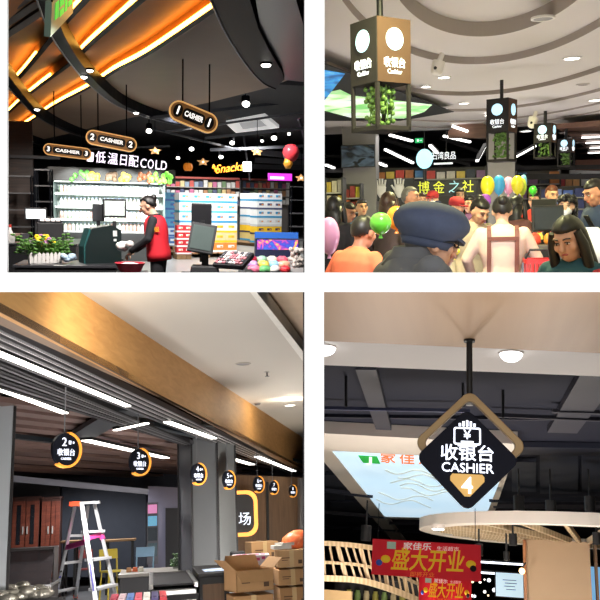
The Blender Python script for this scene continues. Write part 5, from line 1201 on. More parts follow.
    tube('white light tube just beyond the grey pillar top', (231, 459), (252, 465), .14, 1.12)
    tube('thin white light tube over the plank wall', (257, 457), (294, 471.5), .12, 1.12)
    tube('tiny white light tube between the small hanging signs', (243, 478), (255, 480.5), .2, 1.12)
    # --- hanging oval signs
    navy = mat('disc_navy', (20, 24, 36), rough=.4); orange = glow('arc_orange', (244, 160, 62), 1.0); lit = glow('disc_white', (235, 240, 255), 1.3)
    def disc(lab, px, py, hpx, num, ztop):
        d = .29 * F / hpx; c = R.at(px, py, d); r_ = .145
        t = thing(R, 'oval_sign', lab, 'sign', c, rz=.72)
        part('plate', MB().prism(ell(r_ * .9, r_ * .96, 36), .03, TR((0, .0, 0)) @ FACE), navy, t)
        part('orange_arc', MB().prism(ell(r_ * 1.03, n=30, a0=-125, a1=80) + ell(r_ * .9, n=30, a0=-125, a1=80)[::-1], .05, TR((.004, .01, 0)) @ FACE), orange, t)
        if hpx > 15:
            m = MB(); m.text(num, .1, TR((-.02, -.032, .06)) @ FACE, .003); m.box((.035, -.033, .06), (.022, .004, .03)); m.box((.07, -.033, .06), (.012, .004, .018))
            m.text('收银台', .062, TR((0, -.032, -.025)) @ FACE, .003, width=.17); part('lettering', m, lit, t)
            part('lettering', MB().text('CASHIER', .026, TR((0, -.032, -.075)) @ FACE, .003, width=.1), lit, t)
        else:
            m = MB(); m.text(num, .1, TR((-.0, -.032, .05)) @ FACE, .003); m.text('收银台', .06, TR((0, -.032, -.04)) @ FACE, .003, width=.16); part('lettering', m, lit, t)
        part('cable', MB().cyl((0, 0, r_ * .95), (0, 0, ztop - c.z), .006, n=6), mat('cable_grey', (120, 120, 124)), t)
    for lab, px, py, h, n in (('largest oval checkout sign 2 with orange arc before the slat ceiling', 64, 450, 33, '2'), ('oval checkout sign 3 with orange arc hanging above the step ladder side', 138, 462, 26, '3'),
                              ('oval checkout sign hanging in front of the left face of the grey pillar', 197, 474, 21, '4'), ('oval checkout sign hanging at the right edge of the grey pillar', 227.5, 480, 18, '5'),
                              ('oval checkout sign above the glowing rounded wall sign', 257.5, 484.5, 16, '6'), ('small oval checkout sign before the middle of the plank wall', 273, 487.5, 13.5, '7'), ('smallest oval checkout sign at the far end of the row', 292, 491, 12, '8')):
        disc(lab, px, py, h, n, 1.13)
    # --- shell
    plate(R, 'floor', 3.6, 34, -1.55, -1.55, -.1, mat_ramp('polished_floor', [(.3, (96, 96, 98)), (.7, (118, 118, 120))], 'noise', 2, .5, 4, rough=.3))
    side_wall(R, 'wall_right', 307.5, mat('dark_wall', (46, 44, 46)), 3.6, 34, 280, 900, -.02)
    side_wall(R, 'wall_left', -50, MATS['dark_wall'], 3.6, 34, 250, 900, .02)
    bw = mat('blue_grey_wall', (84, 86, 98), rough=.8, vary=.06)
    back(R, 25, -1.6, 3.7, bw)
    struct(R, 'trim_100', MB().slab([R.at(10, 475, 14), R.at(148, 489, 14), R.at(148, 494, 14), R.at(10, 481, 14)], (0, .3, 0)), mat('lintel_grey', (118, 118, 128), rough=.7))
    struct(R, 'wall_alcove', MB().slab([R.at(62, 484, 22), R.at(146, 492, 22), R.at(146, 577, 22), R.at(62, 577, 22)], (0, .1, 0)), mat('slate_wall', (58, 62, 72), rough=.8))
    struct(R, 'wall_recess', MB().slab([R.at(148, 486, 20), R.at(184, 488, 20), R.at(184, 582, 20), R.at(148, 582, 20)], (0, .1, 0)), mat('lavender_wall', (132, 130, 150), rough=.7, vary=.04))
    struct(R, 'door_1', MB().slab([R.at(165.5, 508, 19.9), R.at(178, 508, 19.9), R.at(178, 582, 19.9), R.at(165.5, 582, 19.9)], (0, .05, 0)), mat('dark_door', (26, 26, 32), rough=.5))
    plank = mat_ramp('plank_wall', [(0, (88, 66, 46)), (.5, (124, 94, 66)), (1, (146, 114, 82))], 'noise', 3, .8, 5, rough=.55, stretch=(9, 9, .5))
    struct(R, 'wall_plank', MB().slab([R.at(222, 474, 20), R.at(310, 478, 20), R.at(310, 585, 20), R.at(222, 585, 20)], (0, .1, 0)), plank)
    for i, x in enumerate((266, 298)): struct(R, 'trim_%d' % (101 + i), MB().slab([R.at(x, 482, 19.9), R.at(x + 2.5, 482, 19.9), R.at(x + 4, 570, 19.9), R.at(x + 1.5, 570, 19.9)], (0, .05, 0)), black)
    struct(R, 'trim_103', MB().slab([R.at(300, 478, 18), R.at(312, 478, 18), R.at(312, 580, 18), R.at(300, 580, 18)], (0, .3, 0)), slat)
    # pale pillar at the side, grey pillar
    a = [R.at(-30, 500, 9.2), R.at(9.5, 500, 9.0), R.at(12.5, 500, 9.6), R.at(-30, 500, 9.9)]
    struct(R, 'trim_104', MB().prism([(p.x, p.y) for p in a[::1]], 3.1, z0=-1.55), mat('pale_pillar', (206, 212, 216), rough=.6, vary=.03))
    q = [R.at(9.6, 500, 8.98), R.at(12.4, 500, 9.0), R.at(12.6, 500, 9.5), R.at(10, 500, 9.5)]
    struct(R, 'trim_105', MB().prism([(p.x, p.y) for p in q], 2.8, z0=-1.55), slatd)
    pf = [R.at(178.5, 500, 13.7), R.at(192, 500, 13.2), R.at(218, 500, 13.0), R.at(236, 500, 13.6), R.at(228, 500, 14.3), R.at(186, 500, 14.4)]
    P = MB(); pts = [(p.x, p.y) for p in pf]; n = len(pts)  # one grey pillar; light and shade painted in face by face
    for i, m in ((0, mat('pillar_shaded', (72, 74, 80), rough=.45)), (1, mat('pillar_mid', (112, 114, 116), rough=.4, vary=.04)), (2, mat('pillar_lit', (150, 152, 152), rough=.4, vary=.04)), (3, MATS['pillar_shaded']), (4, MATS['pillar_shaded']), (5, MATS['pillar_shaded'])):
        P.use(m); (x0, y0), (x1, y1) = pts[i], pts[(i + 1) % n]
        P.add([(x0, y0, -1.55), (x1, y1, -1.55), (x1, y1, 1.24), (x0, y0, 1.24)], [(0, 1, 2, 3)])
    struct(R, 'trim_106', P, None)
    for i, p in enumerate(pts[:4]): struct(R, 'trim_%d' % (107 + i), MB().bar((p[0], p[1] - .01, -1.55), (p[0], p[1] - .01, 1.24), .03), slatd)
    # --- glowing wall sign
    c = R.at(230, 514, 19.4); k = 19.4 / F
    t = thing(R, 'wall_sign', 'dark rounded wall sign with a glowing amber rim half hidden by the grey pillar', 'sign', c)
    part('panel', MB().prism(rrect(50 * k, 40 * k, 9 * k), .06, FACE), mat('panel_charcoal', (46, 44, 48), rough=.5), t)
    part('glowing_rim', MB().ring(rrect(53 * k, 43 * k, 10 * k), rrect(46 * k, 36 * k, 8 * k), .1, FACE), glow('amber_rim', (250, 176, 84), 1.5), t)
    part('lettering', MB().text('广', 13 * k, TR((0 * k, -.065, -6 * k)) @ FACE, .01).text('场', 13 * k, TR((14 * k, -.065, -6 * k)) @ FACE, .01), lit, t)
    # --- poster panel
    c = R.at(152.5, 533, 19.5); k = 19.5 / F
    t = thing(R, 'poster_panel', 'narrow lit poster panel with pink and blue pictures on the lavender wall', 'poster', c)
    part('board', MB().box((0, 0, 0), (10.5 * k, .06, 56 * k)), mat('board_grey', (120, 120, 130)), t)
    for y, h, col, e in ((22, 8, (236, 150, 200), .6), (11, 9, (120, 190, 226), .5), (-1, 12, (70, 80, 90), .1), (-15, 12, (90, 110, 120), .2)):
        part('picture', MB().box((0, -.034, y * k), (8.4 * k, .012, h * k)), mat('picture_%d' % y, col, emit=e, vary=.3, scale=30), t)
    # --- cabinets at the back
    brick = mat_ramp('cherry_wood', [(.3, (96, 44, 32)), (.7, (126, 64, 46))], 'noise', 4, .8, 4, rough=.4, stretch=(1, 1, 5)); glassd = mat('dark_glass', (30, 30, 34), rough=.12)
    def cabinet(lab, x0, x1, y0, d):
        a, b = R.at(x0, y0, d), R.at(x1, y0, d); w = b.x - a.x; h = a.z + 1.55
        t = thing(R, 'wall_cabinet', lab, 'cabinet', ((a.x + b.x) / 2, d, -1.55))
        part('carcass', MB().box((0, .2, h / 2), (w, .4, h)), mat('cabinet_brown', (70, 38, 30), rough=.5), t)
        for sx in (-1, 1):
            dr = part('door', MB().box((sx * w / 4, -.02, h * .72), (w / 2 - .02, .03, h * .5)), brick, t)
            part('pane', MB().box((sx * w / 4, -.038, h * .72), (w / 2 - .22, .01, h * .42)), glassd, dr)
            part('handle', MB().box((sx * .05, -.05, h * .66), (.03, .03, .18)), mat('nickel', (170, 165, 160)), dr)
            part('drawer', MB().box((sx * w / 4, -.02, h * .3), (w / 2 - .02, .03, h * .28)), brick, t)
        part('top', MB().box((0, .18, h + .02), (w + .06, .46, .04)), mat('cabinet_brown', (70, 38, 30)), t)
    cabinet('cherry wood wall cabinet with glass doors beside the pale pillar', 13, 40, 499, 21)
    cabinet('cherry wood wall cabinet with glass doors partly behind the step ladder', 42, 61, 499, 21)
    # dark board shelf with hanging strips above the cabinets
    struct(R, 'trim_112', MB().slab([R.at(12, 482, 22), R.at(60, 486, 22), R.at(60, 499, 22), R.at(12, 499, 22)], (0, .1, 0)), mat('dark_board', (40, 38, 42), rough=.7))
    # --- deli counter with dark glass
    c = R.at(30, 560, 14.5)
    t = thing(R, 'display_counter', 'dark glass deli counter between the pale pillar and the step ladder', 'counter', (c.x, 14.5, -1.55))
    dkm = mat('counter_dark', (44, 40, 40), rough=.45); gl = mat('counter_glass', (66, 62, 64), rough=.08, alpha=.8)
    w = .8
    part('base', MB().box((0, 0, .3), (w, 1.2, .6)), dkm, t); part('worktop', MB().box((0, 0, .62), (w + .04, 1.26, .04)), mat('steel_top', (150, 150, 152), metal=.7, rough=.3), t)
    part('glass_hood', MB().slab([(-w / 2, -.55, .64), (w / 2, -.55, .64), (w / 2, -.1, 1.16), (-w / 2, -.1, 1.16)], (0, .02, .01)), gl, t)
    part('hood_top', MB().box((0, .2, 1.18), (w, .7, .04)), dkm, t)
    for zz in (.8, .95): part('shelf', MB().box((0, .2, zz), (w - .04, .6, .02)), brick, t)
    for sx in (-1, 1): part('side_panel', MB().box((sx * (w / 2 - .01), .2, .9), (.02, .7, .55)), dkm, t)
    # --- tables and chairs
    tw = mat('table_wood', (150, 116, 80), rough=.5)
    def table(lab, x0, x1, y, d):
        a, b = R.at(x0, y, d), R.at(x1, y, d); w = b.x - a.x; h = a.z + 1.55
        t = thing(R, 'dining_table', lab, 'table', ((a.x + b.x) / 2, d, -1.55))
        part('table_top', MB().box((0, 0, h - .02), (w, .8, .045)), tw, t, .006)
        for sx in (-1, 1):
            for sy in (-1, 1): part('leg', MB().bar((sx * (w / 2 - .08), sy * .32, 0), (sx * (w / 2 - .08), sy * .32, h - .04), .05), black, t)
    def chair(lab, px, py, d, col, rz, sh):
        c = R.at(px, py, d); m = mat('chair_' + col[0], col[1], rough=.4)
        t = thing(R, 'dining_chair', lab, 'chair', (c.x, d, -1.55), rz)
        part('seat', MB().box((0, 0, sh), (.42, .42, .035)), m, t, .01)
        part('backrest', MB().box((0, .22, sh + .34), (.42, .03, .2), rx=-.12), m, t, .01)
        for sx in (-1, 1):
            part('back_post', MB().bar((sx * .19, .2, sh), (sx * .19, .23, sh + .42), .025), m, t)
            for sy in (-1, 1): part('leg', MB().bar((sx * .2, sy * .2, 0), (sx * .17, sy * .17, sh), .028), m, t)
    table('wooden dining table behind the yellow chair in the slate alcove', 104, 136, 540, 19.5)
    table('small wooden table end seen behind the step ladder', 62, 80, 541, 19.8)
    chair('yellow metal chair standing between step ladder and dining table', 113, 560, 18, ('yellow', (170, 150, 40)), .5, .56)
    chair('pale blue metal chair in front of the dining table', 141, 560, 18, ('blue', (120, 150, 172)), -.4, .56)
    chair('dark red chair seen between the rails of the step ladder', 85, 560, 20.65, ('maroon', (110, 34, 30)), .2, .5)
    # --- step ladder
    alu = mat('ladder_aluminium', (206, 208, 212), metal=.35, rough=.35, vary=.04); capo = mat('ladder_orange', (232, 88, 50), rough=.4); tapep = mat('pink_tape', (222, 72, 150), rough=.5); blue = mat('ladder_ink', (60, 56, 130))
    FZ = -1.55
    gnd = lambda px, d: V((R.at(px, 560, d).x, d, FZ))
    dt = 16.4
    T1, T2 = R.at(81.5, 504, dt - .12), R.at(94.5, 504, dt + .12)
    B1, B2 = gnd(98, 15.4), gnd(119, 16.4)
    S1, S2 = R.at(75, 505, dt), R.at(88, 506, dt + .3)
    G1, G2 = gnd(56, 18.2), gnd(76.5, 19.0)
    o = (T1 + T2) / 2; o = V((o.x, o.y, FZ))
    t = thing(R, 'step_ladder', 'aluminium step ladder with an orange cap and pink tape on the floor', 'ladder', o)
    L = lambda p: p - o
    for a, b in ((T1, B1), (T2, B2)): part('front_rail', MB().bar(L(a), L(b), .09, .05), alu, t, .006)
    for a, b in ((S1, G1), (S2, G2)): part('rear_rail', MB().bar(L(a), L(b), .065, .04), alu, t, .006)
    for f in (.27, .53, .79): part('step', MB().bar(L(T1.lerp(B1, f)), L(T2.lerp(B2, f)), .2, .05, up=(0, 0, 1)), alu, t, .006)
    for f in (.3, .58, .88): part('rung', MB().bar(L(S1.lerp(G1, f)), L(S2.lerp(G2, f)), .05, .05), alu, t)
    ct = MB().box(L(R.at(85, 503, dt)), (.56, .3, .05)); cp = part('top_platform', ct, alu, t, .008)
    part('end_cap', MB().box(L(R.at(75, 504, dt - .02)), (.2, .34, .09)), capo, cp, .01)
    for a, b, f, m_ in ((T1, B1, .31, tapep), (T2, B2, .3, tapep)): part('tape_band', MB().bar(L(a.lerp(b, f)), L(a.lerp(b, f + .05)), .11, .07), tapep, t)
    part('tape_band', MB().bar(L(T1.lerp(B1, .33)), L(T2.lerp(B2, .3)), .04, .08), tapep, t)
    part('tape_band', MB().bar(L(S1.lerp(G1, .42)), L(T1.lerp(B1, .36)), .05, .09), tapep, t)
    part('print', MB().bar(L(T1.lerp(B1, .55) + V((0, -.04, 0))), L(T1.lerp(B1, .8) + V((0, -.04, 0))), .035, .012), blue, t)
    for b in (B1, B2): part('foot', MB().box(L(b + V((0, 0, .03))), (.1, .09, .06)), black, t)
    for b in (G1, G2): part('foot', MB().box(L(b + V((0, 0, .03))), (.09, .08, .06)), capo, t)
    for k in range(5): part('sticker', MB().box(L(S1.lerp(G1, .66 + .06 * k) + V((0, -.03, 0))), (.04, .015, .05)), blue if k % 2 else black, t)
    # --- checkout counter: steel conveyor, black body, wooden end panel
    steel = mat('brushed_steel', (168, 168, 166), metal=.85, rough=.3, vary=.06); blk = mat('counter_black', (24, 24, 28), rough=.35)
    c = R.at(172, 575, 10.2)
    t = thing(R, 'checkout_counter', 'steel checkout conveyor counter in front of the grey pillar', 'checkout', (c.x, 10.2, -1.55))
    part('body', MB().box((0, .3, .4), (.5, 2.2, .8)), steel, t, .01); part('conveyor_belt', MB().box((0, .35, .845), (.44, 2.1, .02)), blk, t)
    for sx in (-1, 1): part('side_rail', MB().box((sx * .245, .3, .84), (.05, 2.2, .06)), steel, t, .008)
    part('bumper', MB().box((0, -.82, .72), (.54, .05, .06)), blk, t)
    c = R.at(214, 575, 9.6)
    t = thing(R, 'cashier_desk', 'black cashier desk with a wooden end panel beside the steel conveyor', 'desk', (c.x, 9.6, -1.55))
    part('carcass', MB().box((0, .75, .45), (.34, 1.5, .9)), blk, t, .008); part('end_panel', MB().box((-.01, -.015, .42), (.24, .03, .8)), plank, t)
    part('worktop', MB().box((0, .75, .92), (.36, 1.6, .04)), blk, t, .006)
    solo(R, 'paper_sheet', MB().box((0, 0, 0), (.24, .5, .006)), mat('paper_blue', (170, 186, 214), rough=.6), 'pale blue paper lying on the black cashier desk', 'paper', (c.x + .02, 10.0, -.605))
    c = R.at(152, 568, 14.2)
    t = thing(R, 'checkout_counter', 'dark checkout counter behind the steel conveyor beside the poster wall', 'checkout', (c.x, 14.2, -1.55))
    part('body', MB().box((0, 0, .35), (1.0, 1.2, .70)), blk, t, .01); part('worktop', MB().box((0, 0, .72), (1.04, 1.3, .05)), mat('top_grey', (110, 106, 100), rough=.4), t, .006)
    for i, (px, cc) in enumerate(((129, (206, 150, 100)), (135, (226, 110, 60)), (141, (210, 205, 190)))):
        p = R.at(px, 566, 14)
        solo(R, 'small_packet', MB().box((0, 0, .035), (.09, .06, .07), top=.8), mat('packet_%d' % i, cc), ('tan', 'orange', 'off-white')[i] + ' small packet lying on the dark counter behind the conveyor', 'packet', (p.x, 14, -.80))
    # plants in jars
    grn = mat('leaf_green', (62, 98, 44), rough=.6, vary=.25); glass = mat('jar_glass', (150, 170, 150), rough=.1, alpha=.45)
    for lab, px in (('jar of green sprigs on the counter nearer the poster wall', 176), ('jar of green sprigs on the counter nearer the grey pillar', 188.5)):
        p = R.at(px, 558, 14.2)
        t = thing(R, 'sprig_jar', lab, 'plant', (p.x, 14.2, -.80))
        part('jar', MB().loft([(0, .05, .05), (.02, .056, .056), (.15, .056, .056), (.17, .045, .045)], n=14), glass, t)
        l = MB(); r = random.Random(px)
        for i in range(60):
            a, rr, zz = r.random() * 2 * PI, r.random() * .09, .04 + r.random() * .2
            b = V((math.cos(a) * rr, math.sin(a) * rr, zz)); l.bar((0, 0, .05), b, .006)
            l.sph(b, (.022, .012, .016), 6, 4)
        part('sprigs', l, grn, t)
    # --- cartons on the right
    def cart(lab, x0, x1, y0, y1, d, dep, **k):
        a, b = R.at(x0, y1, d), R.at(x1, y0, d)
        return carton(R, lab, ((a.x + b.x) / 2, d + dep / 2, a.z), b.x - a.x, dep, b.z - a.z, **k)
    cart('open cardboard carton with spread flaps on the black cashier desk side', 231, 270, 569, 593, 8.2, .36, rz=.25, open_=True)
    cart('cardboard carton under the open carton', 232, 272, 594, 620, 8.15, .38, rz=.1, tone=1)
    cart('closed cardboard carton behind the open carton below the plank wall', 250, 277, 541, 561, 10.6, .4, rz=.1)
    cart('cardboard carton topmost of the stack at the hall side', 279, 306, 549, 568, 9.2, .4, rz=-.05, tone=2)
    cart('cardboard carton in the middle of the stack at the hall side', 279, 307, 568.3, 586, 9.2, .42, rz=0, tone=0)
    cart('cardboard carton lowest in view of the stack at the hall side', 280, 308, 586.3, 608, 9.2, .42, rz=.03, tone=1)
    struct(R, 'trim_113', MB().box((R.at(292, 610, 9.4).x, 9.5, -1.3), (.5, .6, .5)), slatd)
    p = R.at(253, 565, 9.4)
    t = thing(R, 'printed_box', 'flat white box printed with pink writing behind the open carton', 'box', (p.x, 9.6, p.z), rz=-.1)
    part('body', MB().box((0, 0, .05), (.42, .4, .11)), mat('box_white', (206, 196, 200), rough=.6), t, .006)
    pm = mat('print_pink', (190, 70, 120)); m = MB()
    for i in range(6): m.box((-.16 + .06 * i, -.202, .06 + .012 * (i % 2)), (.04, .004, .03)); 
    for i in range(5): m.box((-.14 + .07 * i, -.05, .107), (.05, .16, .004))
    part('print', m, pm, t)
    p = R.at(241, 560, 10.2)
    t = thing(R, 'receipt_printer', 'black desk printer on the counter at the foot of the grey pillar', 'printer', (p.x, 10.6, R.at(241, 562, 10.4).z))
    part('body', MB().box((0, 0, .06), (.2, .24, .12), top=.85), blk, t, .01); part('paper_slot', MB().box((0, -.06, .122), (.12, .03, .008)), slat, t)
    solo(R, 'plastic_bag', MB().loft([(0, .15, .1), (.05, .17, .11), (.12, .15, .1), (.17, .1, .06, .02, 0), (.2, .05, .03, .03, 0)], n=18), mat_ramp('bag_orange', [(.3, (230, 92, 50)), (.6, (240, 128, 76)), (.8, (250, 220, 200))], 'noise', 9, 1.5, 3, rough=.4), 'crumpled orange plastic bag on the topmost carton of the stack', 'bag', R.at(296, 548.2, 9.4))
    solo(R, 'paper_stack', MB().box((0, 0, .02), (.2, .25, .04)).box((.05, .02, .05), (.16, .2, .03), rz=.3), mat('paper_white', (210, 206, 198)), 'white papers lying before the orange plastic bag', 'paper', R.at(281, 548.8, 9.35))
    # --- wrapped goods at the bottom
    foil = mat('foil_wrap', (176, 172, 160), metal=.6, rough=.25, bump=1., scale=18)
    m = MB(); r = random.Random(9)
    p = R.at(26, 596, 9)
    for i in range(26):
        m.sph((r.uniform(-.24, .24), r.uniform(-.3, .3), .04 + r.random() * .08), (.08 + r.random() * .06, .07, .05), 7, 5)
    solo(R, 'plastic_wrap', m, foil, 'crumpled heap of shiny plastic wrap at the foot of the pale pillar', 'wrap', (p.x, 9.2, p.z - .05), kind='stuff')
    solo(R, 'low_plinth', MB().box((0, 0, 0), (.66, .9, .5)), blk, 'dark low plinth under the heap of shiny plastic wrap', 'plinth', (p.x, 9.2, p.z - .33))
    p = R.at(138, 602, 8.3)
    solo(R, 'low_plinth', MB().box((0, 0, 0), (.58, .74, .5)), blk, 'dark low plinth under the row of colourful sweet boxes', 'plinth', (p.x, 8.65, p.z - .292))
    for i in range(7):
        col = ((206, 60, 90), (240, 200, 210), (90, 130, 200), (230, 90, 110), (236, 226, 220), (80, 70, 120), (210, 60, 70))[i]
        solo(R, 'sweet_box', MB().box((0, 0, .03), (.065, .7, .07)).box((0, 0, .068), (.03, .5, .006)), mat('sweet_%d' % i, col, vary=.3, scale=20), ('crimson', 'pale pink', 'blue', 'rose red', 'cream', 'violet', 'red')[i] + ' long sweet box in the row beside the ladder foot', 'box', (p.x - .24 + .08 * i, 8.65, p.z - .035), rz=0, group='sweet boxes on the plinth')
    # --- light: added fill lamps, mostly unseen; the last sits at the downlight
    lamp(R, 'POINT', (.55, 4.6, -.75), 129, (1, .97, .92), .3); lamp(R, 'POINT', (1.75, 11, -1.3), 300, (1, .96, .9), .25); lamp(R, 'AREA', (-.6, 15, .95), 168, (1, .97, .95), 2.4, (-.6, 15, -1.5), 6)
    lamp(R, 'POINT', (-.9, 7, -1.3), 120, (1, .95, .92), .3); lamp(R, 'AREA', (1.0, 9.5, .95), 73, (1, .96, .9), 1.0, (1.0, 9.8, -1), 2); lamp(R, 'POINT', (2.9, 16, -.9), 170, (1, .9, .75), .2)
    lamp(R, 'POINT', (-1.6, 12.2, -1.45), 73, (1, .93, .9), .2); lamp(R, 'AREA', (-1.4, 19.5, 1.0), 90, (.95, .97, 1), 1.5, (-1.4, 20, -1.5), 3)
    g = on(75, 345) + nrm * .55; lamp(R, 'SPOT', g + V((0, -.3, .12)), 45, (1, .86, .62), .2, on(85, 355), spot=2.6, blend=1)
    lamp(R, 'POINT', oc(290, 405, -.09), 20, (1, .88, .68), .05)
hall3()
# =====================================================================================================
# HALL WITH THE DIAMOND CHECKOUT SIGN (lower right opening)
# =====================================================================================================
def hall4():
    R = R4
    wood = mat_ramp('oak_soffit', [(.2, (160, 120, 80)), (.8, (172, 132, 90))], 'noise', 9, .6, 5, 'X', .5, (1, .06, 1))
    trimw = mat('trim_white', (234, 226, 220), rough=.7, vary=.02)
    frame_m = mat('lightbox_frame', (222, 212, 200), rough=.65, vary=.03)
    deck = mat('dark_deck', (16, 19, 38), rough=.9, vary=.2, scale=2)
    steel = mat('dark_steel', (26, 30, 46), rough=.6, vary=.1)
    steel2 = mat('grey_steel', (50, 50, 60), rough=.6, vary=.1)
    black = mat('black_paint', (12, 12, 14), rough=.4)
    white_e = glow('lamp_white', (255, 252, 245), 6)
    lath = mat_ramp('pale_lath', [(0, (178, 150, 112)), (1, (206, 180, 142))], 'wave', 8, 2, 2, 'X', .5)
    # --- shell
    flat(R, 'ceiling', [(322, 288), (640, 288), (640, 355), (322, 341)], 1.37, .04, wood)
    flat(R, 'trim_1', [(322, 325), (640, 325), (640, 378), (322, 365)], 1.42, .18, trimw)
    plate(R, 'ceiling', 4.4, 40, 1.64, 1.64, .1, deck)
    plate(R, 'floor', 3.6, 40, -1.55, -1.55, -.1, mat('grey_floor', (120, 116, 110), rough=.5))
    side_wall(R, 'wall_left', 321.5, mat('dark_wall', (46, 44, 46), rough=.8), 3.6, 40, 280, 900, -.02)
    side_wall(R, 'wall_right', 645, MATS['dark_wall'], 3.6, 40, 280, 900, .02)
    back(R, 38, -1.6, 1.7, mat('dark_back', (36, 34, 36), rough=.9))
    # --- deck beams and pipes (structure under the dark deck)
    def beam(name, px0, px1, z, w, h, m):
        a, b = R.onz(*px0, z), R.onz(*px1, z)
        struct(R, name, MB().bar(a, b, w, h), m)
    beam('trim_2', (366, 366), (384, 428), 1.6, .16, .06, steel2)
    beam('trim_3', (322, 408), (470, 411), 1.56, .03, .03, mat('blue_pipe', (70, 74, 104), rough=.5))
    beam('trim_4', (600, 372), (562, 430), 1.6, .28, .06, steel2)
    beam('trim_5', (490, 415), (640, 421), 1.57, .035, .035, steel2)
    beam('trim_6', (552, 411), (640, 414), 1.57, .06, .03, steel2)
    beam('trim_7', (505, 448), (640, 450), 1.6, .5, .06, steel)
    beam('trim_8', (322, 416), (640, 420), 1.62, .04, .03, steel)
    for i, (x0, x1, y0, y1) in enumerate(((540, 578, 452, 494), (512, 536, 462, 492), (582, 640, 455, 492), (325, 345, 475, 500), (330, 365, 502, 522))):
        z = 1.58
        struct(R, 'trim_%d' % (9 + i), MB().slab([R.onz(x0, y0, z), R.onz(x1, y0, z), R.onz(x1, y1, z), R.onz(x0, y1, z)], (0, 0, .05)), mat('duct_panel', (26, 30, 44), rough=.7))
    for k, (a, b) in enumerate((((322, 490), (372, 496)), ((322, 512), (385, 517)), ((390, 523), (480, 524)), ((398, 531), (480, 533)), ((494, 506), (640, 508)), ((490, 500), (640, 499)), ((322, 527), (395, 530)))):
        beam('trim_%d' % (14 + k), a, b, 1.5, .07, .07, steel2 if k in (2, 4) else steel)
    # hanging rods
    for lab, (px, y0, y1) in (('thin dark ceiling rod above the glowing ceiling screen', (346, 376, 407)), ('thin dark ceiling rod just beside the diamond sign pole', (463, 383, 407)), ('thin dark ceiling rod behind the golden diamond frame', (503, 390, 418))):
        a = R.onz(px, y0, 1.64); k = a.y
        solo(R, 'ceiling_rod', MB().cyl(a, R.at(px, y1, k), .012, n=8), black, lab, 'rod', group=None)
    # --- dome lamps in the white trim
    for lab, px, py in (('round white dome lamp on the pale trim near the diamond sign pole', 511, 353), ('round white dome lamp on the pale trim at the hall side wall', 325, 347)):
        p = R.onz(px, py, 1.42)
        t = thing(R, 'dome_lamp', lab, 'lamp', p)
        part('lamp_ring', MB().cyl((0, 0, -.008), (0, 0, 0), .075, n=32), trimw, t)
        d = MB(); d.sph((0, 0, -.006), (.068, .068, .05), 24, 12); part('diffuser', d, glow('dome_glow', (255, 255, 255), 5), t)
    # --- lightbox with screen
    z = 1.5
    def poly(pts, dz): return MB().slab([R.onz(*p, z) for p in pts], (0, 0, dz))
    t = thing(R, 'ceiling_lightbox', 'large pale blue glowing ceiling screen in a beige frame behind the diamond sign', 'lightbox', (0, 0, 0))
    part('frame', poly([(318, 433), (518, 444), (508, 460.5), (331.6, 451)], .13), frame_m, t)
    part('frame', poly([(318, 433), (331.6, 451), (384.7, 517), (412, 551), (401, 551), (318, 455)], .13), frame_m, t)
    part('frame', poly([(518, 444), (488, 531), (480, 531), (484.7, 519.5), (508, 460.5)], .13), frame_m, t)
    part('frame', poly([(384.7, 517), (484.7, 519.5), (484, 521.5), (386.5, 519)], .13), frame_m, t)
    scr = mat_ramp('sky_screen', [(0, (178, 214, 240)), (.5, (196, 224, 242)), (1, (216, 234, 244))], 'noise', .6, .4, 2, rough=.3, emit=.95)
    s = part('screen', MB().slab([R.onz(*p, z + .012) for p in ((331, 450), (509, 460), (485.5, 520.5), (384, 518))], (0, 0, .03)), scr, t)
    def onscreen(mb, string, px, py, wpx, hpx):
        p = R.onz(px, py, z + .008); d = p.y
        w = wpx * d / F; h = hpx * d * d / (z * F)
        yd = (R.onz(px, py + 1, z) - R.onz(px, py, z)); yd = -yd.normalized()
        M = Matrix(((1, yd.x, 0, p.x), (.01, yd.y, 0, p.y), (0, 0, -1, p.z), (0, 0, 0, 1)))
        return mb.text(string, h, M, .003, width=w, bold=h * .012)
    orange = mat('screen_orange', (226, 120, 60), emit=.55); green = mat('screen_green', (40, 170, 70), emit=.6)
    m = MB(); [onscreen(m, c, x, y, 15, 11) for c, x, y in (('家', 388, 458.8), ('佳', 407, 459.8), ('乐', 426, 460.8))]
    part('lettering', m, orange, s)
    g = MB().slab([R.onz(*p, z + .008) for p in ((358, 455.5), (377, 456.5), (380.5, 464), (363, 463))], (0, 0, .003)); part('logo_block', g, green, s)
    m = MB(); onscreen(m, 'J', 370.5, 460, 6, 8); [v for v in m.v]
    m.v = [(a, b, c - .006) for a, b, c in m.v]; part('logo_letter', m, mat('screen_white', (250, 252, 250), emit=.9), s)
    m = MB(); r = random.Random(3)
    for k in range(7):
        x, y = 400 + r.random() * 40, 470 + k * 5
        pts = [R.onz(x - 24 + 9 * i, y + 3 * math.sin(i * 1.3 + k) + i * .8, z + .008) for i in range(7)]
        m.tube(smooth_pts(pts, 3), .012, 5)
    part('sketch_lines', m, mat('screen_tan', (204, 208, 196), emit=.5), s)
    # --- diamond sign on its pole
    D = 4.4; k = D / F
    c = R.at(467, 460, D)
    t = thing(R, 'cashier_sign', 'dark diamond checkout sign 4 with a gold frame hanging on a black pole', 'sign', c, rz=.03)
    def dia(hd, r, n=5):
        s_ = hd * math.sqrt(2); q = rrect(s_, s_, r, n); a = PI / 4
        return [(x * math.cos(a) - y * math.sin(a), x * math.sin(a) + y * math.cos(a)) for x, y in q]
    gold = mat('brass_frame', (150, 122, 82), rough=.35, metal=.35, vary=.05)
    fo = TR((3 * k, .06, 16 * k)) @ FACE
    part('gold_frame', MB().ring(dia(55 * k, .05), dia(45.5 * k, .035), .045, fo), gold, t, .004)
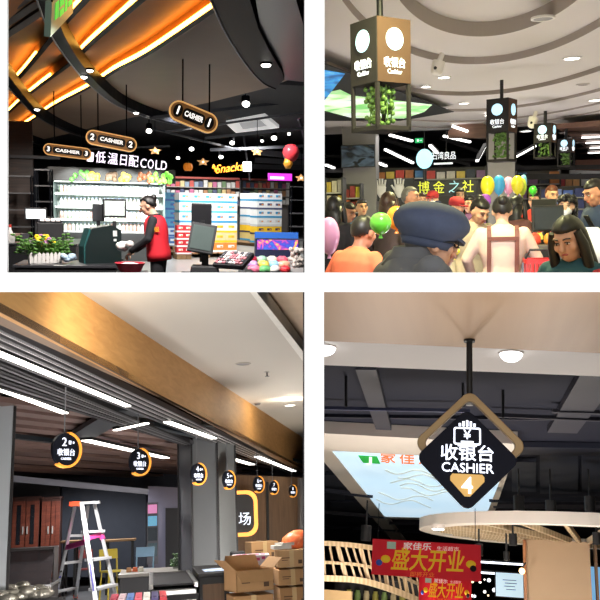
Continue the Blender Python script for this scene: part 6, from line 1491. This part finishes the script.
    navy = mat('sign_navy', (10, 11, 24), rough=.6, spec=.15)
    part('panel', MB().prism(dia(49.5 * k, .045), .035, TR((0, 0, 0)) @ FACE), navy, t, .006)
    lit = glow('sign_white', (236, 240, 255), 1.6)
    TX = lambda x, y, dy=-.037: TR((x * k, dy, y * k)) @ FACE
    part('lettering', MB().text('收银台', 16.5 * k, TX(0, 4.6), .003, width=50 * k, bold=.0008), lit, t)
    part('lettering', MB().text('CASHIER', 12.5 * k, TX(0, -9), .003, width=49 * k, bold=.0005), lit, t)
    ic = MB()
    ic.ring(rrect(26 * k, 17 * k, 2 * k, 3), rrect(23 * k, 14 * k, 1.5 * k, 3), .003, TX(0, 22)); ic.box((0, -.038, 16 * k), (12 * k, .004, 2.5 * k))
    ic.box((0, -.038, 13 * k), (18 * k, .004, 2.2 * k)); ic.text('¥', 13 * k, TX(0, 23), .003)
    for x, h in ((-7, 3), (-3.5, 5), (0, 6), (3.5, 5), (7, 3)): ic.box((x * k, -.038, (31.5 + h / 2) * k), (2.2 * k, .004, h * k))
    part('register_icon', ic, lit, t)
    bd = [(-16, 8), (-16, 4), (-2.5, -10.5), (2.5, -10.5), (16, 4), (16, 8), (14, 10.5), (-14, 10.5)]
    b = part('number_badge', MB().prism([(x * k, y * k) for x, y in bd[::-1]], .004, TX(0, -25, -.036)), mat('badge_gold', (214, 168, 92), emit=.35), t, .001)
    part('number', MB().text('4', 22 * k, TX(0, -26, -.042), .003, bold=.001), lit, b)
    top = R.onz(470, 344, 1.37) ; loc = V((3 * k, .06, 0))
    zt = 1.37 - c.z; zb = 60 * k
    p = part('pole', MB().cyl((3 * k, .06, zb), (3 * k, .06, zt), .017, n=14), black, t)
    part('flange', MB().cyl((3 * k, .06, zt - .012), (3 * k, .06, zt), .032, n=20), black, p)
    part('socket', MB().cyl((3 * k, .06, zb - .02), (3 * k, .06, zb + .035), .02, n=14), mat('nickel', (170, 165, 160), metal=.6, rough=.3), p)
    # --- round canopy with radial laths and a column
    cx, cy = 1.46, 10.8; Rr = 2.0
    rim = MB(); rim.ring([(cx + x, cy + y) for x, y in ell(Rr, n=64)], [(cx + x, cy + y) for x, y in ell(Rr - .22, n=64)], .125, z0=.755)
    t = thing(R, 'round_canopy', 'round pale canopy with radial wooden laths around a beige column', 'canopy', (0, 0, 0))
    part('rim', rim, frame_m, t)
    for i in range(24):
        a = 2 * PI * i / 24 + .04; u = V((math.cos(a), math.sin(a), 0))
        part('lath', MB().bar(V((cx, cy, .70)) + u * .4, V((cx, cy, .79)) + u * 1.85, .045, .06), lath, t)
    colm = mat('column_beige', (176, 146, 112), rough=.6, vary=.04)
    cp = R.at(557, 560, 10.4)
    struct(R, 'trim_30', MB().box((cp.x + .04, 10.7, -.35), (.74, .6, 2.08), rz=-.12), colm)
    struct(R, 'trim_31', MB().box((cp.x - .37, 10.45, -.35), (.03, .1, 2.06)), mat('copper_strip', (170, 110, 66), rough=.4))
    struct(R, 'trim_32', MB().box((cp.x + .44, 10.42, -.35), (.025, .1, 2.06)), mat('brown_strip', (110, 84, 60), rough=.5))
    # --- spotlights
    def spot(lab, px, py, d, hot=False, lift=.22, s=1.):
        p = R.at(px, py, d)
        t = thing(R, 'track_spotlight', lab, 'spotlight', p)
        part('housing', MB().cyl((0, 0, -.05 * s), (0, 0, .08 * s), .045 * s, n=16), black, t)
        part('bracket', MB().box((0, 0, .08 * s + lift / 2), (.02, .02, lift)), black, t)
        if hot: part('lens', MB().sph((-.0, -.03 * s, -.05 * s), (.06 * s, .05 * s, .03 * s), 16, 8), white_e, t)
    spot('black spotlight hanging inside the round canopy before the column', 513, 541, 9.6, lift=.1)
    spot('black spotlight under the canopy rim beside the large red banner', 479, 551, 9.6, lift=.16)
    spot('small black spotlight under the canopy between banner and column', 506.5, 557, 10, lift=.2, s=.8)
    spot('black spotlight at the far side of the beige column', 597, 540, 9.4, lift=.1)
    spot('lit track spotlight on the pipe above the round canopy', 551, 510, 9.5, True, .35, 1.3)
    spot('unlit dark track spotlight above the round canopy near the screen frame', 519, 505, 9.5, False, .3, 1.3)
    spot('unlit dark track spotlight above the beige column', 590, 506, 9.5, False, .3, 1.3)
    spot('black spotlight hanging left below the glowing ceiling screen', 366, 535, 10, False, .3, 1.4)
    t = thing(R, 'downlight', 'small round lit downlight between the ceiling screen and the canopy rim', 'downlight', R.at(438, 529, 9.2))
    part('housing', MB().cyl((0, 0, 0), (0, 0, .05), .075, n=20), frame_m, t); part('lens', MB().cyl((0, 0, -.01), (0, 0, 0), .062, n=20), white_e, t)
    # --- tubes, screens, small lamps in the far hall
    for lab, y, x0, x1 in (('upper of two white light tubes behind the round canopy', 563, 474, 524), ('lower of two white light tubes behind the round canopy', 573.5, 470, 522)):
        a, b = R.at(x0, y, 15), R.at(x1, y, 15)
        t = thing(R, 'light_tube', lab, 'light tube', (a + b) / 2)
        part('housing', MB().box((0, 0, .03), ((b - a).length, .06, .03)), black, t); part('tube', MB().box((0, 0, 0), ((b - a).length, .04, .035)), glow('tube_white', (238, 244, 255), 2.2), t)
    def screen(lab, x0, x1, y0, y1, d, col, lines=True):
        a, b = R.at(x0, y1, d), R.at(x1, y0, d); w, h = b.x - a.x, b.z - a.z
        t = thing(R, 'hanging_screen', lab, 'screen', ((a.x + b.x) / 2, d, (a.z + b.z) / 2))
        part('casing', MB().box((0, .03, 0), (w + .03, .05, h + .03)), black, t)
        part('display', MB().box((0, 0, 0), (w, .02, h)), mat('display_%d' % x0, col, emit=.7, vary=.05), t)
        if lines:
            l = MB()
            for i in range(4): l.box((.02 * (i % 2), -.012, h * (.2 - .13 * i)), (w * (.5 - .05 * i), .006, h * .03))
            part('lettering', l, mat('screen_ink', (70, 96, 120)), t)
    screen('pale blue screen with lines of writing under the white light tubes', 496, 523, 574, 596, 14, (180, 205, 222))
    screen('bright blue screen beyond the beige column at the wall side', 590, 612, 568, 600, 13, (120, 178, 228), False)
    t = thing(R, 'globe_lamp', 'small warm globe lamp beside the beige column', 'lamp', R.at(522, 571, 10.2))
    part('globe', MB().sph((0, 0, 0), .036), glow('warm_globe', (255, 214, 150), 3), t); part('arm', MB().bar((0, 0, .03), (.05, .1, .1), .012), black, t)
    r = random.Random(5)
    for i in range(10):
        px, py = 466 + r.random() * 30, 577 + r.random() * 20
        solo(R, 'shop_light', MB().sph((0, 0, 0), .03 + .03 * r.random(), 10, 6), glow('far_light%d' % (i % 3), ((255, 250, 240), (255, 225, 180), (240, 246, 255))[i % 3], 2.5),
             'tiny glowing lamp in the far hall between banner and screen', 'light', R.at(px, py, 24 + r.random() * 8), group='tiny lamps of the far hall')
    # --- red banners
    red = mat('banner_red', (206, 30, 42), rough=.6, emit=.3, vary=.04); yel = mat('banner_yellow', (246, 196, 40), emit=.25); wht = mat('banner_white', (248, 240, 230), emit=.3); org = mat('banner_orange', (240, 150, 50), emit=.2)  # banner cloth and print get a faint self-glow in place of light
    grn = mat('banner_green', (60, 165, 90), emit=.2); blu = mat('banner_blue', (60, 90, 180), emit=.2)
    def banner(lab, x0, x1, y0, y1, d, hang):
        c = R.at((x0 + x1) / 2, (y0 + y1) / 2, d); q = d / F; w, h = (x1 - x0) * q, (y1 - y0) * q
        t = thing(R, 'banner', lab, 'banner', c)
        e = MB(); n = 16
        cl = MB(); vs = [(-w / 2 + w * i / n, .006 * math.sin(i * .9), zz) for zz in (-h / 2, h / 2) for i in range(n + 1)]
        vs += [(x, y + .006, zz) for x, y, zz in vs]; N = n + 1
        fs = [(i, i + 1, N + i + 1, N + i) for i in range(n)] + [(2 * N + i, 3 * N + i, 3 * N + i + 1, 2 * N + i + 1) for i in range(n)]
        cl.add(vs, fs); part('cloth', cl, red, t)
        T = lambda x, y: TR((x * w, -.012, y * h)) @ FACE @ Matrix(((1, .12, 0, 0), (0.02, 1, 0, 0), (0, 0, 1, 0), (0, 0, 0, 1)))
        part('lettering', MB().text('盛大开业', h * .66, T(.02, -.06), .004, width=w * .66, bold=h * .009), yel, t)
        part('lettering', MB().text('家佳乐', h * .22, T(-.08, .34), .003, width=w * .26, bold=h * .003), wht, t)
        part('lettering', MB().text('生活超市', h * .13, T(.2, .33), .003, width=w * .2), wht, t)
        part('lettering', MB().text('即将开业', h * .14, T(-.03, -.42), .003, width=w * .22), org, t)
        part('logo_block', MB().box((-.32 * w, -.012, .34 * h), (h * .26, .005, h * .2)), mat('banner_logo', (190, 214, 190), emit=.2), t)
        for sx in (-1, 1):
            o = MB(); o.use(yel); o.sph((sx * .39 * w + .02 * w, -.014, -.05 * h), (.045 * w, .006, .11 * h), 12, 6); part('ornament', o, None, t)
            o = MB(); o.sph((sx * .43 * w, -.018, -.16 * h), (.03 * w, .006, .09 * h), 12, 6); part('ornament', o, blu if sx < 0 else black, t)
            part('cord', MB().cyl((sx * .45 * w, 0, h / 2), (sx * .45 * w, 0, h / 2 + hang), .003, n=6), black, t)
    banner('large red grand opening banner with yellow characters hung under the ceiling screen', 375, 476.5, 543.5, 576, 7.2, .3)
    banner('smaller red banner with yellow characters hung behind the large red banner', 421, 469, 579, 601, 8, .2)
    # --- curved wooden lattice on the left
    tp = [(318, 543, 8.6), (345, 544.5, 8.8), (375, 548.5, 9.3), (400, 556, 10), (425, 568, 10.8)]
    bt = [(318, 578, 8.6), (356, 580, 8.9), (381, 586, 9.3), (408, 596, 10), (430, 606, 10.8)]
    T_ = smooth_pts([R.at(*p) for p in tp], 8); B_ = smooth_pts([R.at(*p) for p in bt], 8)
    t = thing(R, 'lath_parapet', 'curved pale wooden lath parapet hanging beside the red banner', 'parapet', (0, 0, 0))
    def rail(pts, w, h):
        mb = MB()
        for a, b in zip(pts[:-1], pts[1:]): mb.bar(a, b + (b - a).normalized() * .005, w, h)
        return mb
    part('rail', rail(T_, .05, .05), lath, t); part('rail', rail(B_, .05, .06), lath, t)
    part('rail', rail([a.lerp(b, .55) for a, b in zip(T_, B_)], .03, .03), lath, t)
    for i in range(0, len(T_), 2):
        w_ = .02 if i % 6 else .045
        part('lath', MB().bar(T_[i], B_[i], w_, .03, up=(0, 1, 0)), lath, t)
    struct(R, 'wall_side', MB().box((R.at(336, 590, 10).x, 10.2, -.8), (.34, .1, 1.5)), mat('beige_plaster', (176, 146, 104), rough=.7))
    # dark shelf with goods below the parapet
    sp = R.at(385, 598, 12)
    t = thing(R, 'wall_shelf', 'dark low shop shelf below the wooden lath parapet', 'shelf', (sp.x, 12, -1.55))
    dk = mat('shelf_dark', (30, 26, 26), rough=.6)
    part('back', MB().box((0, .2, .85), (1.5, .04, 1.7)), dk, t)
    for zz in (.05, .5, .95, 1.35, 1.68): part('board', MB().box((0, 0, zz), (1.5, .4, .03)), dk, t)
    for i in range(9):
        col = ((150, 140, 60), (110, 130, 70), (180, 160, 120))[i % 3]
        solo(R, 'jar', MB().loft([(0, .04, .04), (.1, .042, .042), (.13, .03, .03), (.15, .03, .03)], n=12), mat('jar_%d' % (i % 3), col, emit=.1), 'small jar standing on the dark low shop shelf', 'jar',
             (sp.x - .5 + .125 * i, 11.9, -.185), group='jars on the dark low shelf')
    # --- light: unseen fill lamps added low and under the canopy
    lamp(R, 'POINT', (1.0, 4.0, -.6), 46, (1, .95, .9), .25); lamp(R, 'POINT', (-1.0, 4.0, -.7), 44, (1, .95, .9), .25)
    lamp(R, 'AREA', (1.5, 10.7, .6), 22, (1, .9, .75), 1.6, (1.5, 10.7, -1.5)); lamp(R, 'POINT', (-.8, 8, -.9), 190, (1, .94, .88), .2)
    lamp(R, 'POINT', (1.0, 8.2, -.6), 130, (1, .94, .88), .2); lamp(R, 'POINT', (.2, 12.5, -.8), 70, (1, .85, .65), .2); lamp(R, 'POINT', (-1.3, 9.6, -.1), 12, (1, .85, .6), .1)
    lamp(R, 'POINT', (2.0, 8.9, -.6), 80, (1, .92, .82), .2)
hall4()
bpy.context.view_layer.update()
